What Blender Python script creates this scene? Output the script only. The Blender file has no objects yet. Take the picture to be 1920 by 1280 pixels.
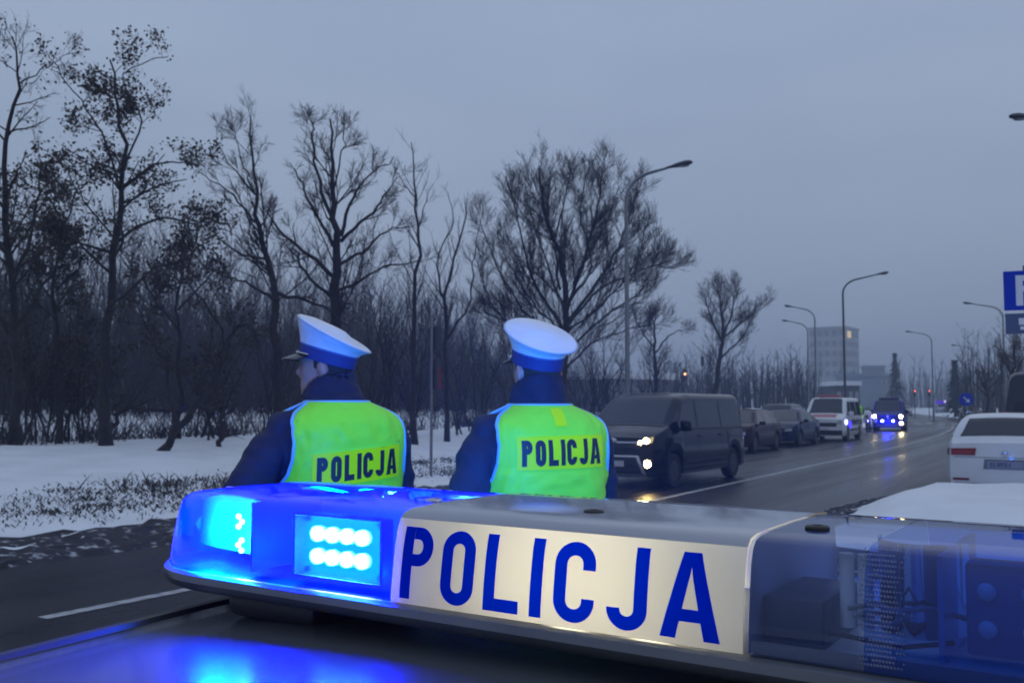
import bpy, bmesh, math, random
import numpy as np
from mathutils import Vector, Matrix
from mathutils.noise import noise as mnoise

R = math.radians
SC = bpy.context.scene
COL = SC.collection
random.seed(7)
RNG = np.random.default_rng(7)

# ------------------------------------------------------------------ camera
F = 1800.0; CH = 1.65
PITCH = math.atan(118 / F)
cam_d = bpy.data.cameras.new('camera'); cam = bpy.data.objects.new('camera', cam_d); COL.objects.link(cam)
cam.location = (0, 0, CH); cam.rotation_euler = (R(90) + PITCH, 0, 0)
cam_d.sensor_width = 36; cam_d.lens = 36 * F / 1920; cam_d.clip_start = 0.02; cam_d.clip_end = 3000
cam_d.dof.use_dof = True; cam_d.dof.focus_distance = 1.3; cam_d.dof.aperture_fstop = 13
SC.camera = cam

# ------------------------------------------------------------------ sky and light (overcast winter dusk)
w = bpy.data.worlds.new('World'); SC.world = w; w.use_nodes = True
nt = w.node_tree; nt.nodes.clear()
o_ = nt.nodes.new('ShaderNodeOutputWorld'); bg = nt.nodes.new('ShaderNodeBackground')
sky = nt.nodes.new('ShaderNodeTexSky'); sky.sky_type = 'NISHITA'; sky.sun_disc = False
sky.sun_elevation = R(12); sky.sun_rotation = R(150); sky.dust_density = 3; sky.air_density = 1.5
sc_ = nt.nodes.new('ShaderNodeVectorMath'); sc_.operation = 'SCALE'; sc_.inputs[3].default_value = 0.05
nt.links.new(sky.outputs[0], sc_.inputs[0])
tc = nt.nodes.new('ShaderNodeTexCoord'); nz = nt.nodes.new('ShaderNodeTexNoise')
mp = nt.nodes.new('ShaderNodeMapping'); mp.inputs[3].default_value = (1, 1, 3.5)
nt.links.new(tc.outputs['Generated'], mp.inputs[0]); nt.links.new(mp.outputs[0], nz.inputs[0])
nz.inputs['Scale'].default_value = 1.6; nz.inputs['Detail'].default_value = 3
cr = nt.nodes.new('ShaderNodeValToRGB')
cr.color_ramp.elements[0].position = 0.3; cr.color_ramp.elements[0].color = (0.255, 0.325, 0.465, 1)
cr.color_ramp.elements[1].position = 0.75; cr.color_ramp.elements[1].color = (0.315, 0.39, 0.53, 1)
nt.links.new(nz.outputs[0], cr.inputs[0])
mx = nt.nodes.new('ShaderNodeMixRGB'); mx.inputs[0].default_value = 0.12      # cloud deck hides most of the clear sky
nt.links.new(cr.outputs[0], mx.inputs[1]); nt.links.new(sc_.outputs[0], mx.inputs[2])
sp_ = nt.nodes.new('ShaderNodeSeparateXYZ'); nt.links.new(tc.outputs['Generated'], sp_.inputs[0])
el = nt.nodes.new('ShaderNodeMapRange'); el.inputs[1].default_value = 0.0; el.inputs[2].default_value = 1.0; el.inputs[3].default_value = 0.94; el.inputs[4].default_value = 1.75   # overcast sky: zenith about twice the horizon
nt.links.new(sp_.outputs[2], el.inputs[0]); nt.links.new(el.outputs[0], bg.inputs[1]); nt.links.new(mx.outputs[0], bg.inputs[0])
nt.links.new(bg.outputs[0], o_.inputs[0])
sl = bpy.data.lights.new('sun', 'SUN'); sun = bpy.data.objects.new('sun', sl); COL.objects.link(sun)
sl.energy = 0.12; sl.angle = R(60); sl.color = (1.0, 0.96, 0.92)
sun.rotation_euler = (R(50), 0, R(150))

SC.view_settings.view_transform = 'Standard'; SC.view_settings.look = 'None'
SC.view_settings.exposure = 0; SC.view_settings.gamma = 1; SC.view_settings.use_curve_mapping = False
SC.render.engine = 'CYCLES'
SC.cycles.use_denoising = True
SC.cycles.max_bounces = 8; SC.cycles.transparent_max_bounces = 16
SC.cycles.sample_clamp_indirect = 4.0; SC.cycles.caustics_reflective = False; SC.cycles.caustics_refractive = False


def at(px, py, Y):
    """point seen at photo pixel (px,py) at depth Y"""
    cx = (px - 960) / F; cy = -(py - 640) / F
    d = Vector((cx, math.cos(PITCH) - cy * math.sin(PITCH), math.sin(PITCH) + cy * math.cos(PITCH)))
    return Vector((0, 0, CH)) + d * (Y / d.y)


# ------------------------------------------------------------------ materials
MATS = {}


def mat(name, col, rough=0.6, metal=0.0, spec=0.5, var=0.0, vscale=4.0, bump=0.0, bscale=20.0, coat=0.0, col2=None, emis=None, es=0.0,
        vec='Object', stretch=None, rvar=0.0, detail=4.0, lo=0.35, hi=0.65):
    if name in MATS: return MATS[name]
    m = bpy.data.materials.new(name); m.use_nodes = True
    n = m.node_tree.nodes; l = m.node_tree.links; b = n['Principled BSDF']
    b.inputs['Base Color'].default_value = (*col, 1); b.inputs['Roughness'].default_value = rough
    b.inputs['Metallic'].default_value = metal; b.inputs['Specular IOR Level'].default_value = spec
    b.inputs['Coat Weight'].default_value = coat; b.inputs['Coat Roughness'].default_value = 0.08
    if emis: b.inputs['Emission Color'].default_value = (*emis, 1); b.inputs['Emission Strength'].default_value = es
    if var or bump or col2 or rvar:
        t = n.new('ShaderNodeTexCoord'); mpp = n.new('ShaderNodeMapping')
        if stretch: mpp.inputs[3].default_value = stretch
        l.new(t.outputs[vec], mpp.inputs[0])
    if var or col2 or rvar:
        z = n.new('ShaderNodeTexNoise'); z.inputs['Scale'].default_value = vscale; z.inputs['Detail'].default_value = detail
        l.new(mpp.outputs[0], z.inputs[0])
        c = n.new('ShaderNodeValToRGB'); c.color_ramp.elements[0].position = lo; c.color_ramp.elements[1].position = hi
        if var or col2:
            a = col2 if col2 else tuple(x * (1 + var) for x in col)
            bb = col if col2 else tuple(x * (1 - var) for x in col)
            c.color_ramp.elements[0].color = (*bb, 1); c.color_ramp.elements[1].color = (*a, 1)
            l.new(z.outputs[0], c.inputs[0]); l.new(c.outputs[0], b.inputs['Base Color'])
        if rvar:
            mr = n.new('ShaderNodeMapRange'); mr.inputs[1].default_value = 0.3; mr.inputs[2].default_value = 0.7
            mr.inputs[3].default_value = max(0.02, rough - rvar); mr.inputs[4].default_value = min(1, rough + rvar)
            l.new(z.outputs[0], mr.inputs[0]); l.new(mr.outputs[0], b.inputs['Roughness'])
    if bump:
        z2 = n.new('ShaderNodeTexNoise'); z2.inputs['Scale'].default_value = bscale; z2.inputs['Detail'].default_value = 6
        l.new(mpp.outputs[0], z2.inputs[0])
        bp = n.new('ShaderNodeBump'); bp.inputs['Strength'].default_value = bump; bp.inputs['Distance'].default_value = 0.02
        l.new(z2.outputs[0], bp.inputs['Height']); l.new(bp.outputs[0], b.inputs['Normal'])
    MATS[name] = m
    return m


def emit(name, col, s):
    if name in MATS: return MATS[name]
    m = bpy.data.materials.new(name); m.use_nodes = True
    n = m.node_tree.nodes; n.clear()
    o = n.new('ShaderNodeOutputMaterial'); e = n.new('ShaderNodeEmission')
    e.inputs[0].default_value = (*col, 1); e.inputs[1].default_value = s
    m.node_tree.links.new(e.outputs[0], o.inputs[0]); MATS[name] = m
    return m


def thin(name, tint, transp=0.6, transl=(0.2, 0.2, 0.2), w_transl=0.3, gloss=0.1, rough=0.05, df_=0.45):
    """thin see-through plastic: transparent + translucent/diffuse + gloss"""
    if name in MATS: return MATS[name]
    m = bpy.data.materials.new(name); m.use_nodes = True
    n = m.node_tree.nodes; l = m.node_tree.links; n.clear()
    o = n.new('ShaderNodeOutputMaterial')
    tr = n.new('ShaderNodeBsdfTransparent'); tr.inputs[0].default_value = (*tint, 1)
    tl = n.new('ShaderNodeBsdfTranslucent'); tl.inputs[0].default_value = (*transl, 1)
    df = n.new('ShaderNodeBsdfDiffuse'); df.inputs[0].default_value = (*transl, 1)
    gl = n.new('ShaderNodeBsdfGlossy'); gl.inputs['Roughness'].default_value = rough
    ms = n.new('ShaderNodeMixShader'); ms.inputs[0].default_value = df_
    l.new(tl.outputs[0], ms.inputs[1]); l.new(df.outputs[0], ms.inputs[2])
    m1 = n.new('ShaderNodeMixShader'); m1.inputs[0].default_value = w_transl
    l.new(tr.outputs[0], m1.inputs[1]); l.new(ms.outputs[0], m1.inputs[2])
    lw = n.new('ShaderNodeFresnel'); lw.inputs[0].default_value = 1.45
    mm = n.new('ShaderNodeMath'); mm.operation = 'MULTIPLY_ADD'; mm.inputs[1].default_value = 1.0 if gloss else 0; mm.inputs[2].default_value = gloss * 0.2
    l.new(lw.outputs[0], mm.inputs[0])
    m2 = n.new('ShaderNodeMixShader'); l.new(mm.outputs[0], m2.inputs[0])
    l.new(m1.outputs[0], m2.inputs[1]); l.new(gl.outputs[0], m2.inputs[2])
    l.new(m2.outputs[0], o.inputs[0])
    MATS[name] = m
    return m


# ------------------------------------------------------------------ objects
def tag(o, label=None, cat=None, group=None, kind=None):
    if label: o['label'] = label
    if cat: o['category'] = cat
    if group: o['group'] = group
    if kind: o['kind'] = kind
    return o


def empty(name, loc=(0, 0, 0), rz=0.0):
    o = bpy.data.objects.new(name, None); COL.objects.link(o); o.location = loc; o.rotation_euler = (0, 0, rz)
    o.empty_display_size = 0.1
    return o


def link(name, me, m=None, parent=None, smooth=True, loc=None, rot=None, scale=None):
    if m is not None and not me.materials: me.materials.append(m)
    if smooth and len(me.polygons): me.polygons.foreach_set('use_smooth', [True] * len(me.polygons))
    o = bpy.data.objects.new(name, me); COL.objects.link(o)
    if parent: o.parent = parent
    if loc is not None: o.location = loc
    if rot is not None: o.rotation_euler = rot
    if scale is not None: o.scale = scale
    return o


def copy_tree(o, parent=None):
    c = o.copy(); COL.objects.link(c); c.parent = parent
    for ch in o.children: copy_tree(ch, c)
    return c


class MB:
    def __init__(s): s.v = []; s.f = []

    def add(s, vs, fs):
        k = len(s.v); s.v += [tuple(p) for p in vs]; s.f += [tuple(i + k for i in f) for f in fs]; return s

    def box(s, c, d, M=None, bev=0.0):
        x, y, z = d[0] / 2, d[1] / 2, d[2] / 2
        if bev <= 0:
            vs = [Vector((i * x, j * y, k * z)) for i in (-1, 1) for j in (-1, 1) for k in (-1, 1)]
            fs = [(0, 1, 3, 2), (4, 6, 7, 5), (0, 4, 5, 1), (2, 3, 7, 6), (0, 2, 6, 4), (1, 5, 7, 3)]
        else:
            b = min(bev, x * .9, y * .9, z * .9)
            bm = bmesh.new(); bmesh.ops.create_cube(bm, size=1)
            for v in bm.verts: v.co = Vector((v.co.x * d[0], v.co.y * d[1], v.co.z * d[2]))
            bmesh.ops.bevel(bm, geom=list(bm.edges), offset=b, segments=2, affect='EDGES', profile=0.5)
            bm.verts.index_update()
            vs = [v.co.copy() for v in bm.verts]; fs = [tuple(v.index for v in f.verts) for f in bm.faces]; bm.free()
        if M: vs = [M @ p for p in vs]
        return s.add([p + Vector(c) for p in vs], fs)

    def grid(s, pts, closed_u=False, closed_v=False):
        """pts[i][j]"""
        nu, nv = len(pts), len(pts[0]); fs = []
        for i in range(nu if closed_u else nu - 1):
            for j in range(nv if closed_v else nv - 1):
                a, b = i, (i + 1) % nu; c, d = j, (j + 1) % nv
                fs.append((a * nv + c, b * nv + c, b * nv + d, a * nv + d))
        return s.add([p for row in pts for p in row], fs)

    def tube(s, pts, rad, n=8, cap=True, flat=1.0):
        pts = [Vector(p) for p in pts]; m = len(pts)
        if not hasattr(rad, '__len__'): rad = [rad] * m
        rows = []; ref = None
        for i in range(m):
            t = (pts[min(i + 1, m - 1)] - pts[max(i - 1, 0)]).normalized()
            if ref is None:
                ref = Vector((0, 0, 1)) if abs(t.z) < 0.9 else Vector((1, 0, 0))
            a = t.cross(ref).normalized(); b = t.cross(a).normalized(); ref = -b if False else a.cross(t)
            rows.append([pts[i] + (a * math.cos(q) + b * math.sin(q) * flat) * rad[i] for q in [2 * math.pi * k / n for k in range(n)]])
        k = len(s.v); s.grid(rows, closed_v=True)
        if cap:
            s.f.append(tuple(k + i for i in range(n))[::-1]); s.f.append(tuple(k + (m - 1) * n + i for i in range(n)))
        return s

    def lathe(s, prof, n=24, M=None, c=(0, 0, 0)):
        """prof: (r,z) about z axis"""
        rows = [[Vector((r * math.cos(2 * math.pi * k / n), r * math.sin(2 * math.pi * k / n), z)) for k in range(n)] for r, z in prof]
        rows = [[(M @ p if M else p) + Vector(c) for p in row] for row in rows]
        k0 = len(s.v); s.grid(rows, closed_v=True)
        if prof[0][0] > 1e-5: s.f.append(tuple(k0 + i for i in range(n))[::-1])
        if prof[-1][0] > 1e-5: s.f.append(tuple(k0 + (len(prof) - 1) * n + i for i in range(n)))
        return s

    def ell(s, c, r, n=16, m=10, M=None):
        rows = []
        for i in range(m + 1):
            a = -math.pi / 2 + math.pi * i / m; q = max(math.cos(a), 1e-3)
            row = [Vector((r[0] * q * math.cos(2 * math.pi * k / n), r[1] * q * math.sin(2 * math.pi * k / n), r[2] * math.sin(a))) for k in range(n)]
            rows.append([(M @ p if M else p) + Vector(c) for p in row])
        k0 = len(s.v); s.grid(rows, closed_v=True)
        s.f.append(tuple(k0 + i for i in range(n))[::-1]); s.f.append(tuple(k0 + m * n + i for i in range(n)))
        return s

    def prism(s, poly, z0, z1):
        n = len(poly)
        vs = [Vector((x, y, z0)) for x, y in poly] + [Vector((x, y, z1)) for x, y in poly]
        fs = [tuple(range(n))[::-1], tuple(range(n, 2 * n))] + [(i, (i + 1) % n, n + (i + 1) % n, n + i) for i in range(n)]
        return s.add(vs, fs)

    def mesh(s, name):
        me = bpy.data.meshes.new(name); me.from_pydata(s.v, [], s.f); me.update(); return me

    def build(s, name, m, parent=None, smooth=True, fix=True, **k):
        me = s.mesh(name)
        if fix:
            bm = bmesh.new(); bm.from_mesh(me); bmesh.ops.recalc_face_normals(bm, faces=bm.faces); bm.to_mesh(me); bm.free()
        o = link(name, me, m, parent, smooth, **k)
        if smooth:
            try: me.set_sharp_from_angle(angle=R(38))
            except Exception: pass
        return o


def np_mesh(name, V, Fq):
    me = bpy.data.meshes.new(name)
    me.from_pydata(np.asarray(V).tolist(), [], np.asarray(Fq).tolist()); me.update(); return me


# ------------------------------------------------------------------ road frame: s along, o across (right positive)
TH0 = R(31.0)
_S = np.arange(-160, 460, 0.5)


def _th(s):
    return TH0 - R(13.0) * np.clip((s - 34) / 95, 0, 1)


_i0 = int(np.argmin(abs(_S)))
_tx = np.sin(_th(_S)) * 0.5; _ty = np.cos(_th(_S)) * 0.5
_X = np.cumsum(_tx); _Y = np.cumsum(_ty); _X -= _X[_i0]; _Y -= _Y[_i0]
_X += math.cos(TH0) * -6.4; _Y += -math.sin(TH0) * -6.4


def road(s, o, z=0.0):
    th = float(_th(np.array(s)))
    return Vector((float(np.interp(s, _S, _X)) + math.cos(th) * (o + 6.4), float(np.interp(s, _S, _Y)) - math.sin(th) * (o + 6.4), z))


def heading(s): return math.degrees(float(_th(np.array(s))))


def sm(a, b, x):
    t = min(1, max(0, (x - a) / (b - a))); return t * t * (3 - 2 * t)


def _jit(s, k): return 0.16 * math.sin(s * 1.7 + k) + 0.10 * math.sin(s * 4.3 + 2 * k) + 0.06 * math.sin(s * 9.1 + k)


def o_left(s): return -9.6 - 2.5 * sm(24, 29, s) + 1.8 * sm(72, 80, s) + 0.25 * _jit(s, 1)


def o_right(s):
    return 2.6 - 5.9 * sm(9.2, 10.8, s) + 4.9 * sm(17.0, 17.8, s) - 4.9 * sm(36, 40, s) + 0.45 * _jit(s, 4)


_HL = ([-300, -120, -60, -32, -24, -21.5, -19.8, -17, -15, -14, -12.3, -10.9, -10.2, -9.6], [2.0, 1.5, 1.3, .85, .68, .72, .76, .60, .45, .36, .2, .13, .09, -.02])


def snow_h(s, o):
    ol, orr = o_left(s), o_right(s)
    if o < ol:
        oo = o - (ol + 9.6) * max(0, 1 - (ol - o) / 8)
        h = float(np.interp(oo, *_HL))
        return h + 0.03 * math.sin(s * .9 + o) * min(1, (ol - o) / 3)
    if o > orr:
        d = o - orr
        if s < 9.5: return 0.12 * min(1, d / .4) + .25 * sm(0.5, 3, d)
        pile = 0.43 * sm(10.5, 14.0, s) * (1 - sm(16.6, 17.5, s))
        base = 0.16 * min(1, d / .5) + 0.25 * sm(2, 9, d)
        far = 0.25 * sm(50, 90, s) * min(1, d / 2)
        return max(pile * sm(0, 1.3, d), base + far) + (0.02 * math.sin(s * 1.3 + o * 2.1) + .07 * mnoise(Vector((s * 1.6, o * 1.6, 3.0))) + .03 * mnoise(Vector((s * 4.5, o * 4.5, 9.0)))) * min(1, d / .6)
    return -0.07


def ground_z(x, y):
    # nearest s,o
    best = None
    i = int(np.argmin((_X - x) ** 2 + (_Y - y) ** 2)); s = float(_S[i]); th = float(_th(np.array(s)))
    o = (x - _X[i]) * math.cos(th) - (y - _Y[i]) * math.sin(th) - 6.4
    return max(snow_h(s, float(o)), 0.0)


M_snow = mat('snow', (0.70, 0.72, 0.75), 0.75, var=0.06, vscale=1.2, bump=0.35, bscale=5)
ss = list(np.arange(-150, -20, 5)) + list(np.arange(-20, 42, .3)) + list(np.arange(42, 90, 1.0)) + list(np.arange(90, 450, 10))
os_ = list(np.linspace(-300, -40, 14)) + list(np.arange(-38, -22, 1.2)) + list(np.arange(-22, 6.5, .28)) + list(np.arange(7, 30, 3)) + list(np.linspace(34, 300, 12))
me = MB(); me.grid([[road(s, o, snow_h(s, o)) for o in os_] for s in ss])
g = me.build('ground', M_snow, fix=False); tag(g, kind='structure')
gmesh = g.data
if gmesh.polygons[len(gmesh.polygons) // 2].normal.z < 0: gmesh.flip_normals()

# far ground sheet to the horizon
mb = MB(); mb.add([(-2500, -2500, -.35), (2500, -2500, -.35), (2500, 2500, -.35), (-2500, 2500, -.35)], [(0, 1, 2, 3)])
tag(mb.build('terrain', M_snow, fix=False), kind='structure')


def asphalt_material():
    m = bpy.data.materials.new('wet_asphalt'); m.use_nodes = True
    n = m.node_tree.nodes; l = m.node_tree.links; b = n['Principled BSDF']
    uv = n.new('ShaderNodeUVMap'); mpp = n.new('ShaderNodeMapping'); mpp.inputs[3].default_value = (0.06, 0.9, 1)
    l.new(uv.outputs[0], mpp.inputs[0])
    z = n.new('ShaderNodeTexNoise'); z.inputs['Scale'].default_value = 1.0; z.inputs['Detail'].default_value = 5; l.new(mpp.outputs[0], z.inputs[0])
    c = n.new('ShaderNodeValToRGB'); e = c.color_ramp.elements
    e[0].position = .36; e[0].color = (.010, .011, .016, 1); e[1].position = .66; e[1].color = (.050, .044, .048, 1); b.inputs['Specular IOR Level'].default_value = .13
    l.new(z.outputs[0], c.inputs[0])
    z3 = n.new('ShaderNodeTexNoise'); z3.inputs['Scale'].default_value = 60; z3.inputs['Detail'].default_value = 3; l.new(uv.outputs[0], z3.inputs[0])
    mixc = n.new('ShaderNodeMixRGB'); mixc.blend_type = 'MULTIPLY'; mixc.inputs[0].default_value = .5
    l.new(c.outputs[0], mixc.inputs[1]); l.new(z3.outputs[0], mixc.inputs[2]); l.new(mixc.outputs[0], b.inputs['Base Color'])
    mr = n.new('ShaderNodeMapRange'); mr.inputs[1].default_value = .3; mr.inputs[2].default_value = .72
    mr.inputs[3].default_value = .20; mr.inputs[4].default_value = .52
    l.new(z.outputs[0], mr.inputs[0]); l.new(mr.outputs[0], b.inputs['Roughness'])
    bp = n.new('ShaderNodeBump'); bp.inputs['Strength'].default_value = .15; bp.inputs['Distance'].default_value = .008
    l.new(z3.outputs[0], bp.inputs['Height']); l.new(bp.outputs[0], b.inputs['Normal'])
    return m


M_asph = asphalt_material()
sr = list(np.arange(-100, 0, 4)) + list(np.arange(0, 45, .4)) + list(np.arange(45, 110, 1.0)) + list(np.arange(110, 420, 8))
NO = 14
mb = MB(); rows = []; uvs = []
for s in sr:
    a, b = o_left(s) - .3, o_right(s) + .3
    rows.append([road(s, a + (b - a) * k / NO, 0.0) for k in range(NO + 1)]); uvs += [(s, a + (b - a) * k / NO) for k in range(NO + 1)]
mb.grid(rows)
me = mb.mesh('road')
if me.polygons[5].normal.z < 0: me.flip_normals()
ul = me.uv_layers.new(name='UVMap')
for lp in me.loops: ul.data[lp.index].uv = uvs[lp.vertex_index]
tag(link('road', me, M_asph), kind='structure')

M_line = mat('road_paint', (.42, .42, .43), .6, col2=(.16, .16, .17), vscale=9, bump=.1, lo=.4, hi=.75)


def strip(name, s0, s1, o0, o1, wd, m, z=.005):
    n = max(2, int(abs(s1 - s0) / 1.0)); mb = MB()
    mb.grid([[road(s0 + (s1 - s0) * i / n, o0 + (o1 - o0) * i / n + q, z) for q in (-wd / 2, wd / 2)] for i in range(n + 1)])
    o = mb.build(name, m, fix=False)
    if o.data.polygons[0].normal.z < 0: o.data.flip_normals()
    return tag(o, kind='structure')


strip('lane_marking', 4.6, 6.7, -7.0, -6.95, .13, M_line)
strip('lane_marking', 9.5, 11.5, -6.8, -6.75, .13, M_line)
strip('lane_marking', 14.0, 84, -6.5, -6.4, .13, M_line)
for k in range(6): strip('crossing_marking', 88, 92, -9.2 + k * 1.0, -9.2 + k * 1.0, .5, M_line)

# dirty slush heaped along the left road edge
M_slush = mat('dirty_slush', (.014, .014, .018), .8, col2=(.45, .46, .49), vscale=8.0, bump=.9, bscale=26, detail=10, lo=.56, hi=.70)
rows = []
for s in np.arange(-12, 42, .22):
    ol = o_left(s); row = []
    for k in range(11):
        f = k / 10; o = ol + .18 - f * 1.15
        h = .02 + .12 * f ** .8 + RNG.uniform(-.03, .03) * (0 if k == 0 else 1)
        row.append(road(s + RNG.uniform(-.05, .05), o + RNG.uniform(-.04, .04), h if 0 < k else .0))
    rows.append(row)
mb = MB(); mb.grid(rows); o = mb.build('slush_bank', M_slush, fix=False, smooth=False)
if o.data.polygons[5].normal.z < 0: o.data.flip_normals()
tag(o, kind='structure')

# dirty crust where the ploughed heap meets the lay-by and the lane on the right
rows = []
for s in np.arange(9.0, 17.6, .14):
    orr = o_right(s); row = []
    for k in range(8):
        f = k / 7; o = orr - .15 + f * .55; h = .015 + .10 * f + RNG.uniform(-.03, .05) * (0 if k == 0 else 1)
        row.append(road(s + RNG.uniform(-.05, .05), o + RNG.uniform(-.05, .05), h if k else 0))
    rows.append(row)
mb = MB(); mb.grid(rows); o = mb.build('slush_crust', M_slush, fix=False, smooth=False)
if o.data.polygons[5].normal.z < 0: o.data.flip_normals()
tag(o, kind='structure')
# frozen weeds and grass poking through the verge
def blades(name, n, srange, orange, hmin, hmax, col, lay=.5):
    V = []; Fq = []
    M_ = mat('m_' + name, col, .9, var=.3, vscale=2)
    cl = [(RNG.uniform(*srange), RNG.uniform(*orange), RNG.uniform(.12, .7)) for _ in range(int(n / 55))]
    for i in range(n):
        c = cl[i % len(cl)]
        s = c[0] + RNG.normal(0, c[2] * 1.4); o = c[1] + RNG.normal(0, c[2] * .6)
        if o > o_left(s) - .1: continue
        p = road(s, o, snow_h(s, o) - .01); h = RNG.uniform(hmin, hmax); a = RNG.uniform(0, 6.28); wd = RNG.uniform(.006, .016)
        le = Vector((RNG.normal(0, lay) * h, RNG.normal(0, lay) * h, h)); sd = Vector((math.cos(a), math.sin(a), 0)) * wd
        k = len(V); V += [p - sd, p + sd, p + le * .6 + sd * .7 + Vector((0, 0, .03)), p + le * .6 - sd * .7 + Vector((0, 0, .03)), p + le]
        Fq += [(k, k + 1, k + 2, k + 3), (k + 3, k + 2, k + 4)]
    me = bpy.data.meshes.new(name); me.from_pydata(V, [], Fq)
    return tag(link(name, me, M_), kind='stuff')


tag(blades('verge_grass', 22000, (-4, 40), (-13.6, -11.3), .012, .055, (.045, .045, .04), 1.6), 'dark frozen grass stubble poking through snow on the left verge', 'grass')
tag(blades('verge_weeds', 350, (-2, 36), (-14.2, -11.2), .10, .28, (.04, .035, .03)), 'taller dry weed stalks standing in the snowy verge', 'weeds')
tag(blades('field_twigs', 9000, (2, 60), (-25, -20.8), .15, .8, (.03, .028, .03)), 'thin dark stalks along the crest of the snow bank', 'weeds')


# ------------------------------------------------------------------ trees
def tubes_np(branches, sides):
    """branches: list of (pts, radii) -> V, F ; grouped by point count and vectorised"""
    Vs = []; Fs = []; k = 0; groups = {}
    for p, r in branches: groups.setdefault(len(p), []).append((p, r))
    for m, L in groups.items():
        P = np.array([p for p, _ in L], float); Rr = np.array([r for _, r in L], float); B = len(L)
        T = np.empty_like(P); T[:, 1:-1] = P[:, 2:] - P[:, :-2]; T[:, 0] = P[:, 1] - P[:, 0]; T[:, -1] = P[:, -1] - P[:, -2]
        T /= np.linalg.norm(T, axis=2, keepdims=True) + 1e-9
        ref = np.array([0.31, 0.52, 0.0]) + np.zeros_like(P)
        A = np.cross(T, ref); A /= np.linalg.norm(A, axis=2, keepdims=True) + 1e-9
        Bn = np.cross(T, A)
        q = np.arange(sides) * 2 * np.pi / sides
        ring = P[:, :, None] + Rr[:, :, None, None] * (A[:, :, None] * np.cos(q)[None, None, :, None] + Bn[:, :, None] * np.sin(q)[None, None, :, None])
        Vs.append(ring.reshape(-1, 3))
        b = np.arange(B)[:, None, None] * m * sides; i = np.arange(m - 1)[None, :, None] * sides; j = np.arange(sides)[None, None, :]; jn = (j + 1) % sides
        f = np.stack([b + i + j, b + i + jn, b + i + sides + jn, b + i + sides + j], -1).reshape(-1, 4) + k
        Fs.append(f); k += B * m * sides
    return np.concatenate(Vs), np.concatenate(Fs)


def catmull(pts, n):
    P = [Vector(p) for p in pts]; P = [P[0] * 2 - P[1]] + P + [P[-1] * 2 - P[-2]]; out = []
    m = len(P) - 3
    for k in range(n + 1):
        u = k / n * m; i = min(int(u), m - 1); t = u - i
        a, b, c, d = P[i:i + 4]
        out.append(0.5 * ((2 * b) + (c - a) * t + (2 * a - 5 * b + 4 * c - d) * t * t + (3 * b - a - 3 * c + d) * t ** 3))
    return out


def spawn(rng, pts, r0, r1, spec, level, out):
    """children along a branch, recursively"""
    if level >= len(spec): return
    sp = spec[level]; L = sum((pts[i + 1] - pts[i]).length for i in range(len(pts) - 1)); m = len(pts) - 1
    n = max(1, int(sp['n'] * (L if sp.get('per_m') else 1) + rng.random()))
    for _ in range(n):
        t = sp.get('t0', .25) + (1 - sp.get('t0', .25)) * rng.random()
        u = t * m; i = min(int(u), m - 1); p = pts[i].lerp(pts[i + 1], u - i); d = (pts[i + 1] - pts[i]).normalized()
        ln = max(sp.get('lmin', .2), L * sp['len'] * (1.1 - .85 * t) * rng.uniform(.6, 1.3)); ln = min(ln, sp.get('lmax', 9))
        ax = Vector((rng.gauss(0, 1), rng.gauss(0, 1), rng.gauss(0, 1))); pr = d.cross(ax)
        if pr.length < 1e-3: continue
        pr.normalize(); a = R(sp['ang']) * rng.uniform(.6, 1.35)
        dd = (d * math.cos(a) + pr * math.sin(a)).normalized()
        rr = min((r0 + (r1 - r0) * t) * sp.get('rf', .6), sp.get('rmax', 1)); k = sp.get('npts', 4)
        q = [p]; st = ln / (k - 1)
        for _j in range(k - 1):
            dd = (dd + Vector((rng.gauss(0, 1), rng.gauss(0, 1), rng.gauss(0, 1))) * sp.get('wig', .12) + Vector((0, 0, sp.get('up', .15)))).normalized()
            q.append(q[-1] + dd * st)
        re = max(rr * .35, sp.get('rend', .004))
        out[level].append((q, [rr + (re - rr) * j / (k - 1) for j in range(k)]))
        spawn(rng, q, rr, re, spec, level + 1, out)


M_bark = mat('bark', (.022, .019, .018), .95, var=.4, vscale=6, bump=.5, bscale=25)
M_barkg = mat('bark_grey', (.035, .030, .028), .95, var=.35, vscale=5, bump=.5, bscale=25)
M_twig = mat('twig', (.024, .019, .018), .95, var=.3, vscale=1.5)
M_twigr = mat('twig_red', (.045, .026, .022), .95, var=.35, vscale=1.2)
M_leaf = mat('withered_leaf', (.030, .030, .014), .8, col2=(.05, .03, .018), vscale=2)


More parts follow.
